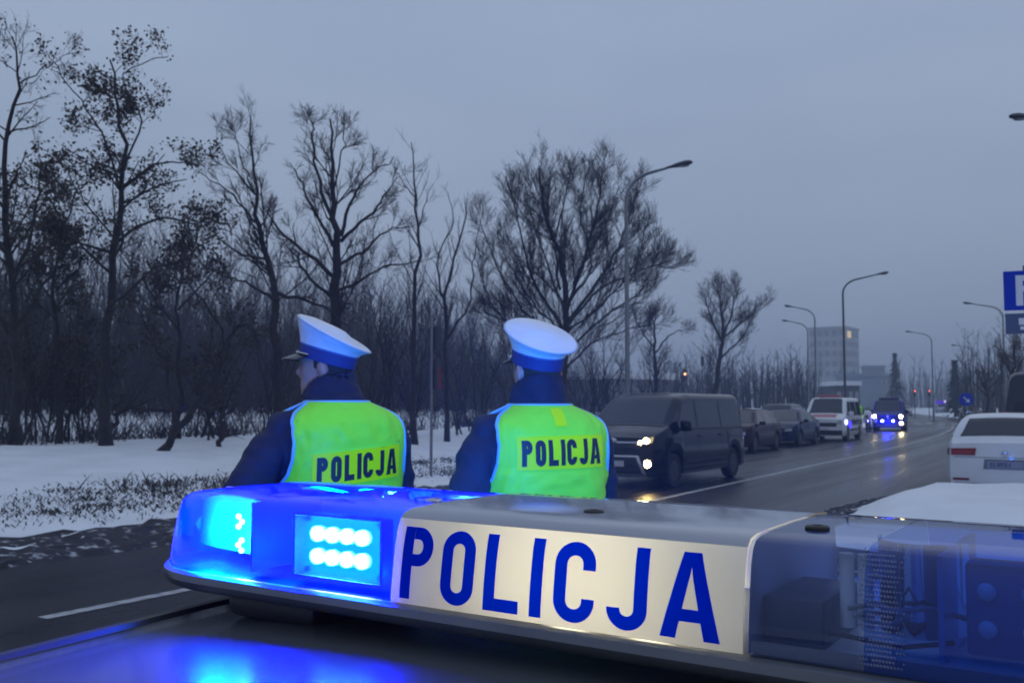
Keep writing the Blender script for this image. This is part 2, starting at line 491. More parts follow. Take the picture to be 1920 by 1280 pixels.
def tree(name, label, limbs, spec, seed, barkm=None, twigm=None, leaves=0, leafsize=.11, group=None, leaf_from=1, cat='tree', hs=.92, thin_top=.45):
    """limbs: list of (points, r0, r1) in world space, first is the trunk"""
    rng = random.Random(seed); base = Vector(limbs[0][0][0])
    root = empty(name, base); tag(root, label, cat, group)
    limbs = [([Vector((p[0], p[1], base.z + (p[2] - base.z) * hs)) for p in pts], r0, r1) for pts, r0, r1 in limbs]; top = max(p.z for q in limbs for p in q[0]) - base.z
    out = [[] for _ in spec]; main = []
    for pts, r0, r1 in limbs:
        n = max(8, 3 * len(pts)); q = [p - base for p in catmull(pts, n)]
        q = [q[0]] + [p + Vector((rng.gauss(0, 1), rng.gauss(0, 1), rng.gauss(0, 1))) * (.03 + .2 * r1) for p in q[1:]]
        rad = [r0 + (r1 - r0) * (j / n) ** .8 for j in range(n + 1)]
        if not main: rad[0] *= 1.35
        main.append((q, rad)); spawn(rng, q, r0, r1, spec, 0, out)
    V, Fq = tubes_np(main, 7); me = np_mesh('trunk', V, Fq); link('trunk', me, barkm or M_bark, root)
    V = []; Fl = []; k = 0
    for lv, br in enumerate(out):
        if not br: continue
        v, f = tubes_np(br, 4 if lv == 0 else 3); V.append(v); Fl.append(f + k); k += len(v)
    me = np_mesh('crown', np.concatenate(V), np.concatenate(Fl)); tag(link('crown', me, twigm or M_twig, root), kind='stuff')
    if leaves:
        src = [p for lv in range(leaf_from, len(out)) for (p, r) in out[lv]]
        VV = []; FF = []
        for _ in range(leaves):
            p = rng.choice(src); i = rng.randrange(len(p) - 1); c = p[i].lerp(p[i + 1], rng.random())
            if c.z > top * .70 and rng.random() < thin_top: continue
            for _k in range(rng.choice((1, 1, 1, 2))):
                c2 = c + Vector((rng.gauss(0, 1), rng.gauss(0, 1), rng.gauss(0, 1))) * leafsize * 1.1
                a = Vector((rng.gauss(0, 1), rng.gauss(0, 1), rng.gauss(0, 1) - .6)).normalized(); b = a.cross(Vector((rng.gauss(0, 1), rng.gauss(0, 1), rng.gauss(0, 1)))).normalized()
                s = leafsize * rng.uniform(.6, 1.25); k = len(VV)
                VV += [c2 - a * s * .5, c2 - a * s * .1 + b * s * .36, c2 + a * s * .6, c2 - a * s * .1 - b * s * .36]
                FF.append((k, k + 1, k + 2, k + 3))
        me = bpy.data.meshes.new('foliage'); me.from_pydata(VV, [], FF); tag(link('foliage', me, M_leaf, root, smooth=False), kind='stuff')
    return root


def px_limb(pts, Y, r0, r1, seed=0, dep=.6, drop=False):
    rng = random.Random(seed); out = []; y = Y
    for i, (a, b) in enumerate(pts):
        p = at(a, b, y)
        if drop and i == 0: p.z = ground_z(p.x, p.y) - .1
        out.append(p); y += rng.gauss(0, dep) * (1 if i else .2)
    return (out, r0, r1)


SP_BARE = [dict(n=2.3, per_m=1, len=.30, ang=38, up=.12, wig=.10, npts=6, rf=.42, rmax=.03, t0=.2, lmin=.5, lmax=2.6, rend=.006),
           dict(n=8, len=.42, ang=36, up=.10, wig=.14, npts=5, rf=.6, lmin=.3, rend=.005, t0=.2),
           dict(n=5, len=.45, ang=35, up=.08, wig=.15, npts=4, rf=.7, lmin=.2, rend=.004)]
SP_LEAF = [dict(n=2.3, per_m=1, len=.24, ang=55, up=.05, wig=.12, npts=6, rf=.45, rmax=.035, t0=.3, lmin=.6, lmax=2.4, rend=.006),
           dict(n=6, len=.40, ang=45, up=.03, wig=.16, npts=4, rf=.6, lmin=.25, rend=.004, t0=.25),
           dict(n=3, len=.45, ang=40, up=.03, wig=.16, npts=3, rf=.7, lmin=.15, rend=.003)]
SP_BROOM = [dict(n=4.2, per_m=1, len=.36, ang=34, up=.16, wig=.13, npts=6, rf=.42, rmax=.02, t0=.12, lmin=.7, lmax=3.0, rend=.004),
            dict(n=10, len=.46, ang=32, up=.13, wig=.12, npts=5, rf=.6, lmin=.5, rend=.005, t0=.15),
            dict(n=5, len=.45, ang=30, up=.10, wig=.13, npts=4, rf=.7, lmin=.3, rend=.004)]
SP_THIN = [dict(n=2.0, per_m=1, len=.22, ang=32, up=.12, wig=.08, npts=5, rf=.4, rmax=.02, t0=.2, lmin=.5, lmax=2.0, rend=.005),
           dict(n=4, len=.4, ang=32, up=.1, wig=.1, npts=4, rf=.6, lmin=.25, rend=.004)]
SP_SHRUB = [dict(n=2.6, per_m=1, len=.35, ang=35, up=.10, wig=.12, npts=5, rf=.5, rmax=.02, t0=.15, lmin=.5, lmax=2.0, rend=.005),
            dict(n=5, len=.5, ang=35, up=.08, wig=.15, npts=4, rf=.6, lmin=.3, rend=.004)]

# the tall young poplar that still holds its leaves
tree('poplar_tree', 'tall slender poplar with withered leaves still on its branches, left of the snow bank',
     [px_limb([(200, 830), (198, 640), (216, 450), (232, 330), (226, 200), (206, 80)], 22, .14, .02, 1, .15, True),
      px_limb([(222, 330), (190, 225), (150, 165), (92, 75)], 22, .035, .01, 2),
      px_limb([(232, 300), (262, 200), (232, 110), (318, 78)], 22, .03, .01, 3),
      px_limb([(230, 330), (290, 290), (335, 282), (385, 290)], 22, .035, .01, 4),
      px_limb([(218, 440), (300, 390), (370, 400), (400, 370)], 22, .04, .01, 5),
      px_limb([(210, 500), (150, 440), (120, 400), (90, 340)], 22, .04, .01, 6),
      px_limb([(205, 560), (290, 490), (350, 470), (390, 430)], 22, .04, .01, 7)],
     SP_LEAF, 11, leaves=4600, leafsize=.085, hs=.96, thin_top=.1)
tree('poplar_tree', 'leafy tree at the left frame edge with one bare stem rising above its foliage',
     [px_limb([(30, 835), (32, 640), (10, 420), (8, 230), (38, 100), (24, 0)], 22, .13, .015, 21, .15, True),
      px_limb([(38, 100), (75, 72), (110, 52), (138, 40)], 22, .02, .006, 22),
      px_limb([(20, 520), (60, 400), (75, 300), (80, 250)], 22, .05, .01, 23),
      px_limb([(25, 600), (100, 480), (130, 380), (150, 300)], 22, .05, .01, 24),
      px_limb([(12, 440), (-40, 360), (-60, 280), (-70, 200)], 22, .05, .01, 25),
      px_limb([(28, 640), (-20, 540), (-60, 480), (-90, 420)], 22, .05, .01, 26)],
     SP_LEAF, 12, leaves=4600, leafsize=.085, thin_top=.93)
tree('poplar_tree', 'shorter leafy tree between the tall poplar and the left frame edge',
     [px_limb([(110, 832), (112, 640), (100, 500), (118, 400), (110, 330)], 23.5, .08, .012, 27, .15, True), px_limb([(110, 560), (60, 470), (50, 400)], 23.5, .03, .008, 28), px_limb([(106, 520), (160, 450), (170, 390)], 23.5, .03, .008, 29)],
     SP_LEAF, 121, leaves=1800, leafsize=.085, thin_top=.1)
tree('poplar_tree', 'low leafy tree right of the tall poplar above the leaning trunk',
     [px_limb([(335, 826), (338, 660), (330, 540), (345, 460), (340, 400)], 24.5, .07, .012, 17, .15, True), px_limb([(335, 600), (280, 520), (270, 450)], 24.5, .03, .008, 18), px_limb([(334, 560), (390, 490), (405, 430)], 24.5, .03, .008, 19)],
     SP_LEAF, 122, leaves=1800, leafsize=.085, thin_top=.1)
tree('leaning_tree', 'thin crooked tree leaning right out of the snow bank, its trunk almost lying',
     [px_limb([(300, 828), (360, 765), (410, 690), (432, 612), (460, 585)], 21, .10, .03, 31, .15, True),
      px_limb([(330, 800), (316, 720), (310, 660), (262, 570)], 21, .06, .015, 32),
      px_limb([(425, 640), (395, 560), (340, 500), (280, 470)], 21, .035, .01, 33)],
     SP_LEAF, 13, leaves=700, leafsize=.10)
tree('fallen_trunk', 'bare fallen limb lying low across the snow between the leaning tree and its stump',
     [px_limb([(206, 800), (240, 762), (270, 768), (340, 764), (415, 758)], 23, .06, .035, 41, .1),
      px_limb([(412, 830), (414, 790), (415, 758)], 23, .07, .05, 42, .05, True)],
     SP_SHRUB, 14)
tree('bare_tree', 'bare tree with long forked stem leaning left, left of the officer in profile',
     [px_limb([(528, 800), (520, 620), (512, 500), (490, 400), (478, 300), (472, 170)], 26, .16, .02, 51, .2, True),
      px_limb([(480, 325), (445, 280), (405, 215)], 26, .035, .01, 52), px_limb([(478, 320), (455, 260), (440, 190)], 26, .03, .008, 53),
      px_limb([(486, 385), (430, 320), (372, 280)], 26, .04, .01, 54),
      px_limb([(505, 455), (460, 450), (420, 420), (380, 380)], 26, .04, .01, 55),
      px_limb([(516, 540), (470, 510), (430, 490), (380, 470)], 26, .05, .01, 56),
      px_limb([(522, 525), (600, 550), (650, 590)], 26, .06, .02, 57)], SP_BARE, 15)
tree('bare_tree', 'large bare tree with fanned upright limbs behind the cap of the officer in profile',
     [px_limb([(632, 800), (630, 620), (632, 480), (628, 380), (622, 280), (622, 170)], 27, .22, .025, 61, .2, True),
      px_limb([(632, 400), (600, 300), (586, 215), (590, 180)], 27, .07, .012, 62), px_limb([(640, 410), (662, 330), (690, 290), (742, 250)], 27, .06, .012, 63),
      px_limb([(640, 420), (690, 370), (720, 330), (745, 288)], 27, .06, .012, 64), px_limb([(625, 430), (590, 360), (566, 300), (540, 260)], 27, .06, .012, 65),
      px_limb([(622, 490), (560, 430), (515, 385), (490, 330)], 27, .07, .015, 66), px_limb([(632, 470), (680, 440), (725, 400), (770, 392)], 27, .06, .012, 67),
      px_limb([(634, 520), (690, 490), (730, 470), (790, 460)], 27, .05, .012, 68), px_limb([(628, 540), (570, 480), (555, 430), (550, 380)], 27, .06, .012, 69),
      px_limb([(626, 320), (640, 250), (645, 200), (640, 170)], 27, .03, .01, 70)], SP_BARE, 16)
tree('young_tree', 'very thin young bare tree with a single straight stem between the two officers',
     [px_limb([(778, 800), (776, 600), (786, 430), (776, 320), (774, 215)], 27, .09, .012, 71, .15, True),
      px_limb([(780, 330), (750, 290), (735, 250)], 27, .02, .006, 72), px_limb([(782, 400), (800, 340), (812, 300)], 27, .02, .006, 73)], SP_THIN, 17)
tree('young_tree', 'thin bare multi-stemmed tree right of the single-stemmed sapling',
     [px_limb([(838, 800), (836, 600), (840, 500), (868, 400), (876, 330)], 29, .08, .012, 81, .15, True),
      px_limb([(838, 560), (820, 470), (850, 380), (836, 320)], 29, .04, .008, 82), px_limb([(838, 620), (880, 540), (890, 440), (905, 360)], 29, .04, .008, 83)], SP_THIN, 18)
tree('willow_tree', 'big bare willow with two brushy upswept crowns behind the officer facing away',
     [px_limb([(1052, 800), (1056, 660), (1060, 560), (1050, 450), (1020, 360), (1012, 270)], 36, .22, .025, 91, .3, True),
      px_limb([(1056, 600), (1000, 500), (975, 400), (950, 290)], 36, .075, .016, 92, .8), px_limb([(1062, 560), (1100, 440), (1120, 350), (1130, 270)], 36, .075, .016, 93, .8),
      px_limb([(1060, 590), (1140, 470), (1170, 400), (1195, 320)], 36, .07, .016, 94, .8), px_limb([(1055, 620), (980, 560), (930, 470), (900, 380)], 36, .06, .014, 95, .8),
      px_limb([(1058, 600), (1120, 520), (1180, 490), (1225, 470), (1262, 478)], 36, .06, .012, 96, .8), px_limb([(1050, 520), (1040, 420), (1060, 330), (1065, 285)], 36, .055, .015, 97, .8),
      px_limb([(1070, 540), (1110, 470), (1090, 380), (1095, 290)], 36, .055, .015, 98, .8), px_limb([(1062, 640), (1150, 560), (1200, 520), (1240, 430)], 36, .055, .012, 99, .8),
      px_limb([(1052, 640), (960, 600), (920, 540), (885, 440)], 36, .055, .012, 100, .8),
      px_limb([(1056, 560), (1030, 480), (1000, 380), (985, 300)], 36, .05, .012, 1011, 1.2), px_limb([(1062, 570), (1085, 480), (1130, 400), (1165, 300)], 36, .05, .012, 1012, 1.2),
      px_limb([(1050, 600), (1010, 560), (960, 480), (930, 400)], 36, .05, .012, 1013, 1.2), px_limb([(1066, 600), (1130, 550), (1190, 470), (1215, 380)], 36, .05, .012, 1014, 1.2),
      px_limb([(1056, 680), (1000, 640), (960, 590), (900, 560)], 36, .05, .012, 1015, 1.2), px_limb([(1060, 680), (1110, 630), (1180, 600), (1230, 590)], 36, .05, .012, 1016, 1.2)], SP_BROOM, 19, twigm=M_twig)
tree('willow_tree', 'slim bare willow with tufted limb tips standing alone above the parked dark van',
     [px_limb([(1335, 765), (1345, 690), (1354, 620), (1352, 560), (1345, 515)], 58, .20, .03, 101, .3, True),
      px_limb([(1354, 620), (1372, 570), (1378, 520)], 58, .09, .02, 102), px_limb([(1352, 625), (1330, 570), (1322, 535)], 58, .09, .02, 103),
      px_limb([(1356, 620), (1400, 580), (1440, 548)], 58, .07, .015, 104), px_limb([(1352, 660), (1390, 620), (1405, 590)], 58, .07, .015, 105)], SP_BROOM, 20)
tree('bare_tree', 'small bare tree with drooping side twigs just right of the nearest lamp post',
     [px_limb([(1226, 765), (1230, 680), (1226, 610), (1222, 560)], 48, .14, .02, 111, .3, True),
      px_limb([(1228, 650), (1260, 610), (1290, 600)], 48, .05, .01, 112), px_limb([(1228, 640), (1200, 600), (1190, 560)], 48, .05, .01, 113)], SP_BARE, 22)
tree('bare_tree', 'bare tree with spreading crown rising above the dark van at the right edge',
     [px_limb([(1905, 760), (1903, 700), (1900, 660), (1896, 625)], 44, .12, .02, 121, .3, True),
      px_limb([(1903, 700), (1880, 660), (1868, 635)], 44, .06, .01, 122), px_limb([(1903, 690), (1925, 650), (1935, 620)], 44, .06, .01, 123)], SP_BARE, 24, twigm=M_twigr)
tree('bare_tree', 'low spreading bare tree left of the dark van behind the round blue sign',
     [px_limb([(1850, 765), (1850, 730), (1846, 700), (1842, 675)], 62, .12, .02, 131, .3, True),
      px_limb([(1850, 735), (1825, 710), (1812, 695)], 62, .06, .01, 132), px_limb([(1850, 730), (1872, 700), (1880, 680)], 62, .06, .01, 133)], SP_BARE, 25)

# shrubs of the thicket
shrub_labels = ['dense reddish shrub at the foot of the leafy left-edge tree', 'bare shrub between the two leafy trees on the snow bank', 'bare shrub right of the leaning tree, low over the snow',
                'shrub of upright stems behind the officer in profile', 'dark shrub right of the large fanned tree', 'tall dense shrub below the thin young tree',
                'wide shrub just left of the officer facing away', 'reddish shrub behind the white cap of the officer facing away', 'dark shrub between the big willow and the nearest lamp post',
                'low shrub right of the nearest lamp post above the dark van']
for i, (px, base, top, wd, Y) in enumerate([(60, 800, 470, 170, 24), (150, 800, 500, 130, 25), (400, 800, 540, 150, 25), (520, 800, 500, 130, 29), (700, 800, 470, 150, 30),
                                            (770, 800, 480, 160, 31), (880, 800, 510, 160, 33), (985, 795, 500, 150, 34), (1120, 790, 500, 170, 38), (1205, 780, 560, 120, 40)]):
    L = []; rng = random.Random(300 + i)
    for k in range(9):
        x0 = px + rng.gauss(0, wd * .12); x1 = px + (k / 8 - .5) * wd + rng.gauss(0, 12); tp = top + rng.uniform(0, 120) + abs(k - 4) * 14
        y0 = base; L.append(px_limb([(x0, y0), (x0 * .6 + x1 * .4, y0 * .6 + tp * .4), (x1, tp)], Y + rng.gauss(0, .6), .035, .008, 400 + i * 20 + k, .4, True))
    tree('shrub', shrub_labels[i], L, SP_SHRUB, 500 + i, twigm=M_twigr if i in (0, 7) else M_twig, leaves=(900, 1100, 900)[i] if i in (0, 1, 2) else 0, group='bare shrubs along the snow bank', cat='shrub')


def far_wood(name, label, n, place, hrange, seed, m, tw=6, rscale=1.0, lean=.09):
    g = np.random.default_rng(seed); br = []; tb = []
    for _ in range(n):
        x, y = place(g); z = max(0, ground_z(x, y)) - .1; h = g.uniform(*hrange); le = g.normal(0, lean, 2)
        p = [np.array([x + le[0] * h * t, y + le[1] * h * t, z + h * t]) + g.normal(0, .06, 3) * (t > 0) for t in (0, .33, .66, 1)]
        r = g.uniform(.03, .09) * rscale; br.append((p, [r, r * .7, r * .45, .012]))
        for _k in range(tw):
            t = g.uniform(.12, 1); i = min(int(t * 3), 2); q = p[i] + (p[i + 1] - p[i]) * (t * 3 - i); a = g.uniform(0, 6.28); ln = g.uniform(.15, .34) * h * (1.1 - .6 * t)
            d = np.array([math.cos(a) * .6, math.sin(a) * .6, g.uniform(.5, 1.1)]); q2 = q + d * ln * .5 + g.normal(0, .08, 3); q3 = q + d * ln + np.array([0, 0, .1 * ln]) + g.normal(0, .1, 3)
            tb.append(([q, q2, q3], [r * .35, r * .25, .008]))
            for _j in range(2):
                a2 = g.uniform(0, 6.28); d2 = np.array([math.cos(a2) * .5, math.sin(a2) * .5, g.uniform(.3, 1)]) * ln * .45; s0 = q + (q3 - q) * g.uniform(.3, .9)
                tb.append(([s0, s0 + d2 * .5 + g.normal(0, .04, 3), s0 + d2], [.012, .01, .006]))
    v1, f1 = tubes_np(br, 4); v2, f2 = tubes_np(tb, 3)
    me = np_mesh(name, np.concatenate([v1, v2]), np.concatenate([f1, f2 + len(v1)]))
    return tag(link(name, me, m), label, 'wood', kind='stuff')


def wood_left(g):
    o = -g.uniform(46, 84); s = g.uniform(-14, 110); p = road(s, o); return p.x, p.y


far_wood('far_wood', 'dense dark leafless wood filling the background behind the snowy field', 3300, wood_left, (5, 13.5), 5, mat('far_bark', (.026, .022, .024), .95, var=.3, vscale=.3), 9, 1.1, .2)


def brush(g):
    o = -g.uniform(36, 52); s = g.uniform(-8, 95); p = road(s, o); return p.x, p.y


far_wood('undergrowth', 'tangle of thin bare brush behind the snow bank at the feet of the trees', 1500, brush, (2, 6.5), 15, MATS['far_bark'], 12, .45, .28)


def brush_near(g):
    o = -g.uniform(22.5, 36); s = g.uniform(-4, 75); p = road(s, o); return p.x, p.y


far_wood('bank_brush', 'low leaning brush growing through the snow around the tree trunks', 420, brush_near, (.8, 3.2), 16, MATS['far_bark'], 9, .35, .38)


def wood_mid(g):
    Y = g.uniform(85, 150); x = g.uniform(1230, 1540); p = at(x, 758, Y); return p.x, p.y


far_wood('far_hedge', 'low row of leafless saplings along the far left side of the street', 420, wood_mid, (3, 6.5), 6, MATS['far_bark'], 7, 1.2)


def wood_right(g):
    Y = g.uniform(75, 150); x = g.uniform(1800, 2250); p = at(x, 758, Y); return p.x, p.y


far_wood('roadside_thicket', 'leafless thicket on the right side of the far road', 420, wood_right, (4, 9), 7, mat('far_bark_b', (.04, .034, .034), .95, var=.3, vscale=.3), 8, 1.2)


def wood_end(g):
    Y = g.uniform(260, 420); x = g.uniform(1480, 1900); p = at(x, 758, Y); return p.x, p.y


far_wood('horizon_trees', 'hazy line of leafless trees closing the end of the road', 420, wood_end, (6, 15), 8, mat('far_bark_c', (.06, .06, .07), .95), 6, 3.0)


# ------------------------------------------------------------------ far buildings
M_conc = mat('concrete_far', (.42, .42, .40), .9, var=.08, vscale=.2)  # pale for distance: haze is put into the concrete colour
M_concl = mat('concrete_pale', (.27, .27, .27), .9, var=.08, vscale=.2)
M_win = mat('far_glass', (.25, .26, .28), .3)  # light grey so far windows fade, haze put into the colour
M_wht = mat('snow_roof', (.7, .72, .75), .8)


def block(name, label, p0, p1, depth, h, m, floors, cols, roofm=None, snow=False):
    """p0,p1 ground corners of the front face"""
    p0 = Vector((p0.x, p0.y, 0)); p1 = Vector((p1.x, p1.y, 0)); ex = (p1 - p0); L = ex.length; ex.normalize(); ey = Vector((-ex.y, ex.x, 0))
    root = empty(name, p0, math.atan2(ex.y, ex.x)); tag(root, label, 'building')
    mb = MB(); mb.box((L / 2, depth / 2, h / 2 - .5), (L, depth, h + 1)); mb.build('wall', m, root, smooth=False)
    mb = MB(); mb.box((L / 2, depth / 2, h + .35), (L + .6, depth + .6, .7)); mb.build('roof', M_wht if snow else (roofm or m), root, smooth=False)
    fh = h / floors; cw = L / cols; me = None
    for i in range(floors):
        for j in range(cols):
            if me is None:
                mb = MB(); mb.box((0, 0, 0), (cw * .6, .16, fh * .5)); me = mb.mesh('window')
            link('window', me, M_win, root, smooth=False, loc=(cw * (j + .5), -.05, fh * (i + .55)))
    dc = max(2, int(depth / cw)); me2 = None
    for i in range(floors):
        for j in range(dc):
            if me2 is None:
                mb = MB(); mb.box((0, 0, 0), (.16, depth / dc * .6, fh * .5)); me2 = mb.mesh('window')
            link('window', me2, M_win, root, smooth=False, loc=(L + .05, depth * (j + .5) / dc, fh * (i + .55)))
    return root


b = block('tower_block', 'tall pale office block with a lit corner rising behind the lamp post', at(1519, 758, 300), at(1588, 758, 293.4), 14, 25.0, M_conc, 8, 5)
mb = MB(); mb.box((11.8, 2.4, 23.2), (.4, 2.6, 2.0), bev=.1); mb.build('lit_sign', emit('warm_sign', (1, .80, .5), .75), b, smooth=False)
block('apartment_block', 'small blue-grey block to the right of the tall office block', at(1622, 758, 260), at(1660, 758, 259), 4, 11.5, mat('bluegrey_wall', (.24, .27, .31), .9), 4, 4)
block('apartment_block', 'narrow blue-grey building right beside the distant conifer', at(1650, 758, 200), at(1672, 758, 203), 10, 7.5, MATS['bluegrey_wall'], 3, 3)
block('low_shed', 'low dark shed with snow-covered roof behind the white van', at(1568, 758, 150), at(1612, 758, 150), 8, 4.6, mat('shed_wall', (.05, .055, .05), .9), 1, 4, snow=True)
block('low_house', 'long low pale house hidden behind the trees right of the willow', at(1140, 758, 95), at(1262, 758, 100), 10, 4.2, mat('house_wall', (.22, .22, .23), .9), 1, 6, snow=True)

# distant conifers
def conifer(label, px, Y, h, seed):
    rng = random.Random(seed); p = at(px, 758, Y); p.z = 0; root = empty('conifer_tree', p); tag(root, label, 'tree')
    mb = MB(); mb.tube([(0, 0, -.2), (0, 0, h * .5), (0, 0, h)], [.2, .12, .03], 6); mb.build('trunk', M_bark, root)
    V = []; Fq = []
    for k in range(900):
        t = rng.random() ** .8; z = h * (.08 + .92 * t); rr = h * .23 * (1 - t) ** .9 * rng.uniform(.3, 1.1) + .05; a = rng.uniform(0, 6.28)
        c = Vector((math.cos(a) * rr, math.sin(a) * rr, z - rr * .35)); s = rng.uniform(.25, .6); d = Vector((math.cos(a), math.sin(a), -.5)) * s; e = Vector((-math.sin(a), math.cos(a), .1)) * s * .4
        i = len(V); V += [c - d - e, c - d + e, c + d]; Fq.append((i, i + 1, i + 2))
    me = bpy.data.meshes.new('crown'); me.from_pydata(V, [], Fq); tag(link('crown', me, mat('needles', (.02, .03, .025), .9, var=.3), root, smooth=False), kind='stuff')


conifer('tall dark conifer standing behind the approaching blue van', 1680, 170, 10.5, 1)
conifer('slim dark conifer near the red traffic signals at the right of the far road', 1792, 120, 7.0, 2)

# ------------------------------------------------------------------ street lamps
M_pole = mat('galvanised', (.17, .18, .19), .45, .6, var=.12, vscale=3)
M_poled = mat('dark_pole', (.05, .06, .065), .5, .4)
M_head = mat('lamp_housing', (.03, .035, .045), .5)
M_glassl = mat('lamp_glass', (.25, .27, .28), .15)


def lamp(label, px, Y, ztop, arm_dir_deg, arm=1.9, m=None, base=None):
    p = at(px, 758, Y) if base is None else base
    p = Vector((p.x, p.y, ground_z(p.x, p.y) - .05)); root = empty('street_lamp', p, R(90 - arm_dir_deg)); tag(root, label, 'street lamp', 'street lamps along the road')
    h = ztop - p.z; m = m or M_pole; mb = MB()
    pts = [(0, 0, 0), (0, 0, 1.2), (0, 0, 1.25), (0, 0, h - 1.0)]; rad = [.10, .10, .08, .055]
    for k in range(1, 9):
        a = k / 8 * R(78); pts.append((.95 * (1 - math.cos(a)), 0, h - 1.0 + .82 * math.sin(a))); rad.append(.05)
    pts.append((arm, 0, h - 1.0 + .82 * math.sin(R(78)) + (arm - .75) * .2)); rad.append(.036)
    mb.tube(pts, rad, 8); mb.build('pole', m, root)
    ex, ez = pts[-1][0], pts[-1][2]; M = Matrix.Rotation(R(-9), 3, 'Y')
    mb = MB(); rows = []
    for t, wd, hh in ((0, .05, .04), (.15, .07, .05), (.35, .13, .085), (.6, .16, .10), (.75, .13, .07), (.8, .05, .03)):
        rows.append([M @ Vector((t - .05, wd * math.cos(q), hh * math.sin(q) * (1 if math.sin(q) > 0 else .55))) + Vector((ex, 0, ez)) for q in [2 * math.pi * k / 12 for k in range(12)]])
    k0 = len(mb.v); mb.grid(rows, closed_v=True); mb.f.append(tuple(range(12))); mb.f.append(tuple(60 + i for i in range(12)))
    mb.build('lamp_head', M_head, root)
    mb = MB(); mb.ell(M @ Vector((.45, 0, -.05)) + Vector((ex, 0, ez)), (.2, .1, .035), 12, 6); mb.build('lamp_glass', M_glassl, root)
    return root


lamp('tall galvanised lamp post nearest to the officers, arm curving right over the road', 1177, 28.5, 8.75, 108, 1.25)
lamp('second dark lamp post along the left of the road, before the tall office block', 1585, 55, 9.0, 112, 1.75, M_poled)
lamp('distant lamp post with arm to the left, just left of the tall office block', 1531, 71, 8.9, 270, 1.5)
lamp('farthest and shortest of the two left-pointing lamp posts by the office block', 1517, 84, 8.95, 270, 1.5)
lamp('lamp post beside the blue parking sign, arm pointing left over the road', 1886, 69, 8.9, 285, 1.9)
lamp('small distant lamp post above the red traffic signals, arm to the left', 1750, 96, 8.9, 285, 1.7)
lamp('faint farthest lamp post on the right side of the road', 1827, 118, 8.9, 285, 1.7)
lamp('near lamp whose dark head just enters at the upper right edge', 0, 0, 8.85, 292, 2.0, None, Vector((15.30, 23.2, 0)))


# ------------------------------------------------------------------ letter strokes
def arc(cx, cy, rx, ry, a0, a1, n=10):
    return [(cx + rx * math.cos(R(a0 + (a1 - a0) * k / n)), cy + ry * math.sin(R(a0 + (a1 - a0) * k / n))) for k in range(n + 1)]


def letter_paths(ch, w, t):
    """centre-line strokes of a narrow grotesque capital, height 1, width w, stroke t"""
    h = t / 2; r = w / 2 - h; x0, x1, xm = h, w - h, w / 2
    if ch == 'P':
        ry = .27 - h
        return [[(x0, 0), (x0, 1)], [(t, 1 - h), (w * .5, 1 - h)] + arc(w * .5, 1 - h - ry, x1 - w * .5, ry, 90, -90, 14) + [(t, 1 - h - 2 * ry)]]
    if ch == 'O': return [arc(xm, 1 - h - r, r, r, 0, 180, 14) + arc(xm, h + r, r, r, 180, 360, 14) + [(x1, 1 - h - r)]]
    if ch == 'L': return [[(x0, 0), (x0, 1)], [(t, h), (w, h)]]
    if ch == 'I': return [[(x0, 0), (x0, 1)]]
    if ch == 'C': return [[(x1, .66), (x1, 1 - h - r)] + arc(xm, 1 - h - r, r, r, 0, 180, 14) + arc(xm, h + r, r, r, 180, 360, 14) + [(x1, .31)]]
    if ch == 'J': return [[(x0, .26), (x0, h + r)] + arc(xm, h + r, r, r, 180, 360, 14) + [(x1, 1)]]
    return []


def a_pairs(w, t):
    tt = t * 1.10; xm = w / 2; wt = t * .62; ya = .80
    xl = lambda y: (xm - wt) * y; xi = lambda y: min(xm, tt + (xm - tt) * y / ya)
    ys = [k / 12 for k in range(13)]; yc = (.20, .27, .345)
    L = [(Vector((xl(y), y)), Vector((xi(y), y))) for y in ys]
    return [L, [(Vector((w - b.x, b.y)), Vector((w - a.x, a.y))) for a, b in L], [(Vector((xi(y), y)), Vector((w - xi(y), y))) for y in yc]]


def ribbon(path, t, closed=False, seg=.12):
    pts = [Vector((a, b)) for a, b in path]
    q = [pts[0]]
    for a, b in zip(pts, pts[1:]):
        n = max(1, int((b - a).length / seg))
        for k in range(1, n + 1): q.append(a.lerp(b, k / n))
    L = []
    for i, p in enumerate(q):
        d = (q[min(i + 1, len(q) - 1)] - q[max(i - 1, 0)])
        if closed and i in (0, len(q) - 1): d = (q[1] - q[-2])
        d.normalize(); nrm = Vector((-d.y, d.x)); L.append((p + nrm * t / 2, p - nrm * t / 2))
    return L


WID = {'P': .50, 'O': .52, 'L': .52, 'I': .17, 'C': .55, 'J': .51, 'A': .70}


def letters(text, mapf, height, x0, m, parent, t=.165, gap=.14, stretch=1.0, depth=.0015, name='letter', base=0.0, skew=0.0, film=False):
    """mapf(x,y,d): flat coords in metres, d off the surface"""
    x = 0; objs = []
    for idx, ch in enumerate(text):
        if ch == ' ': x += .3; continue
        wch = WID.get(ch, .5); mb = MB()
        strokes = a_pairs(wch, t) if ch == 'A' else [ribbon(path, t, closed=(ch == 'O')) for path in letter_paths(ch, wch, t)]
        for si, pairs in enumerate(strokes):
            lift = depth
            top = [[mapf(x0 + (x + q.x + skew * q.y) * height * stretch, base + q.y * height, lift) for q in pr] for pr in pairs]
            bot = [[mapf(x0 + (x + q.x + skew * q.y) * height * stretch, base + q.y * height, -.001) for q in pr] for pr in pairs]
            if film: mb.grid(top); continue
            rows = [[b_[0], t_[0], t_[1], b_[1]] for t_, b_ in zip(top, bot)]
            k0 = len(mb.v); mb.grid(rows, closed_v=True); nr = len(rows)
            if ch != 'O': mb.f.append((k0, k0 + 1, k0 + 2, k0 + 3)); mb.f.append(tuple(k0 + (nr - 1) * 4 + i for i in range(4))[::-1])
        objs.append(mb.build(name, m, parent, smooth=False)); x += wch + gap
    return objs, (x - gap) * height * stretch


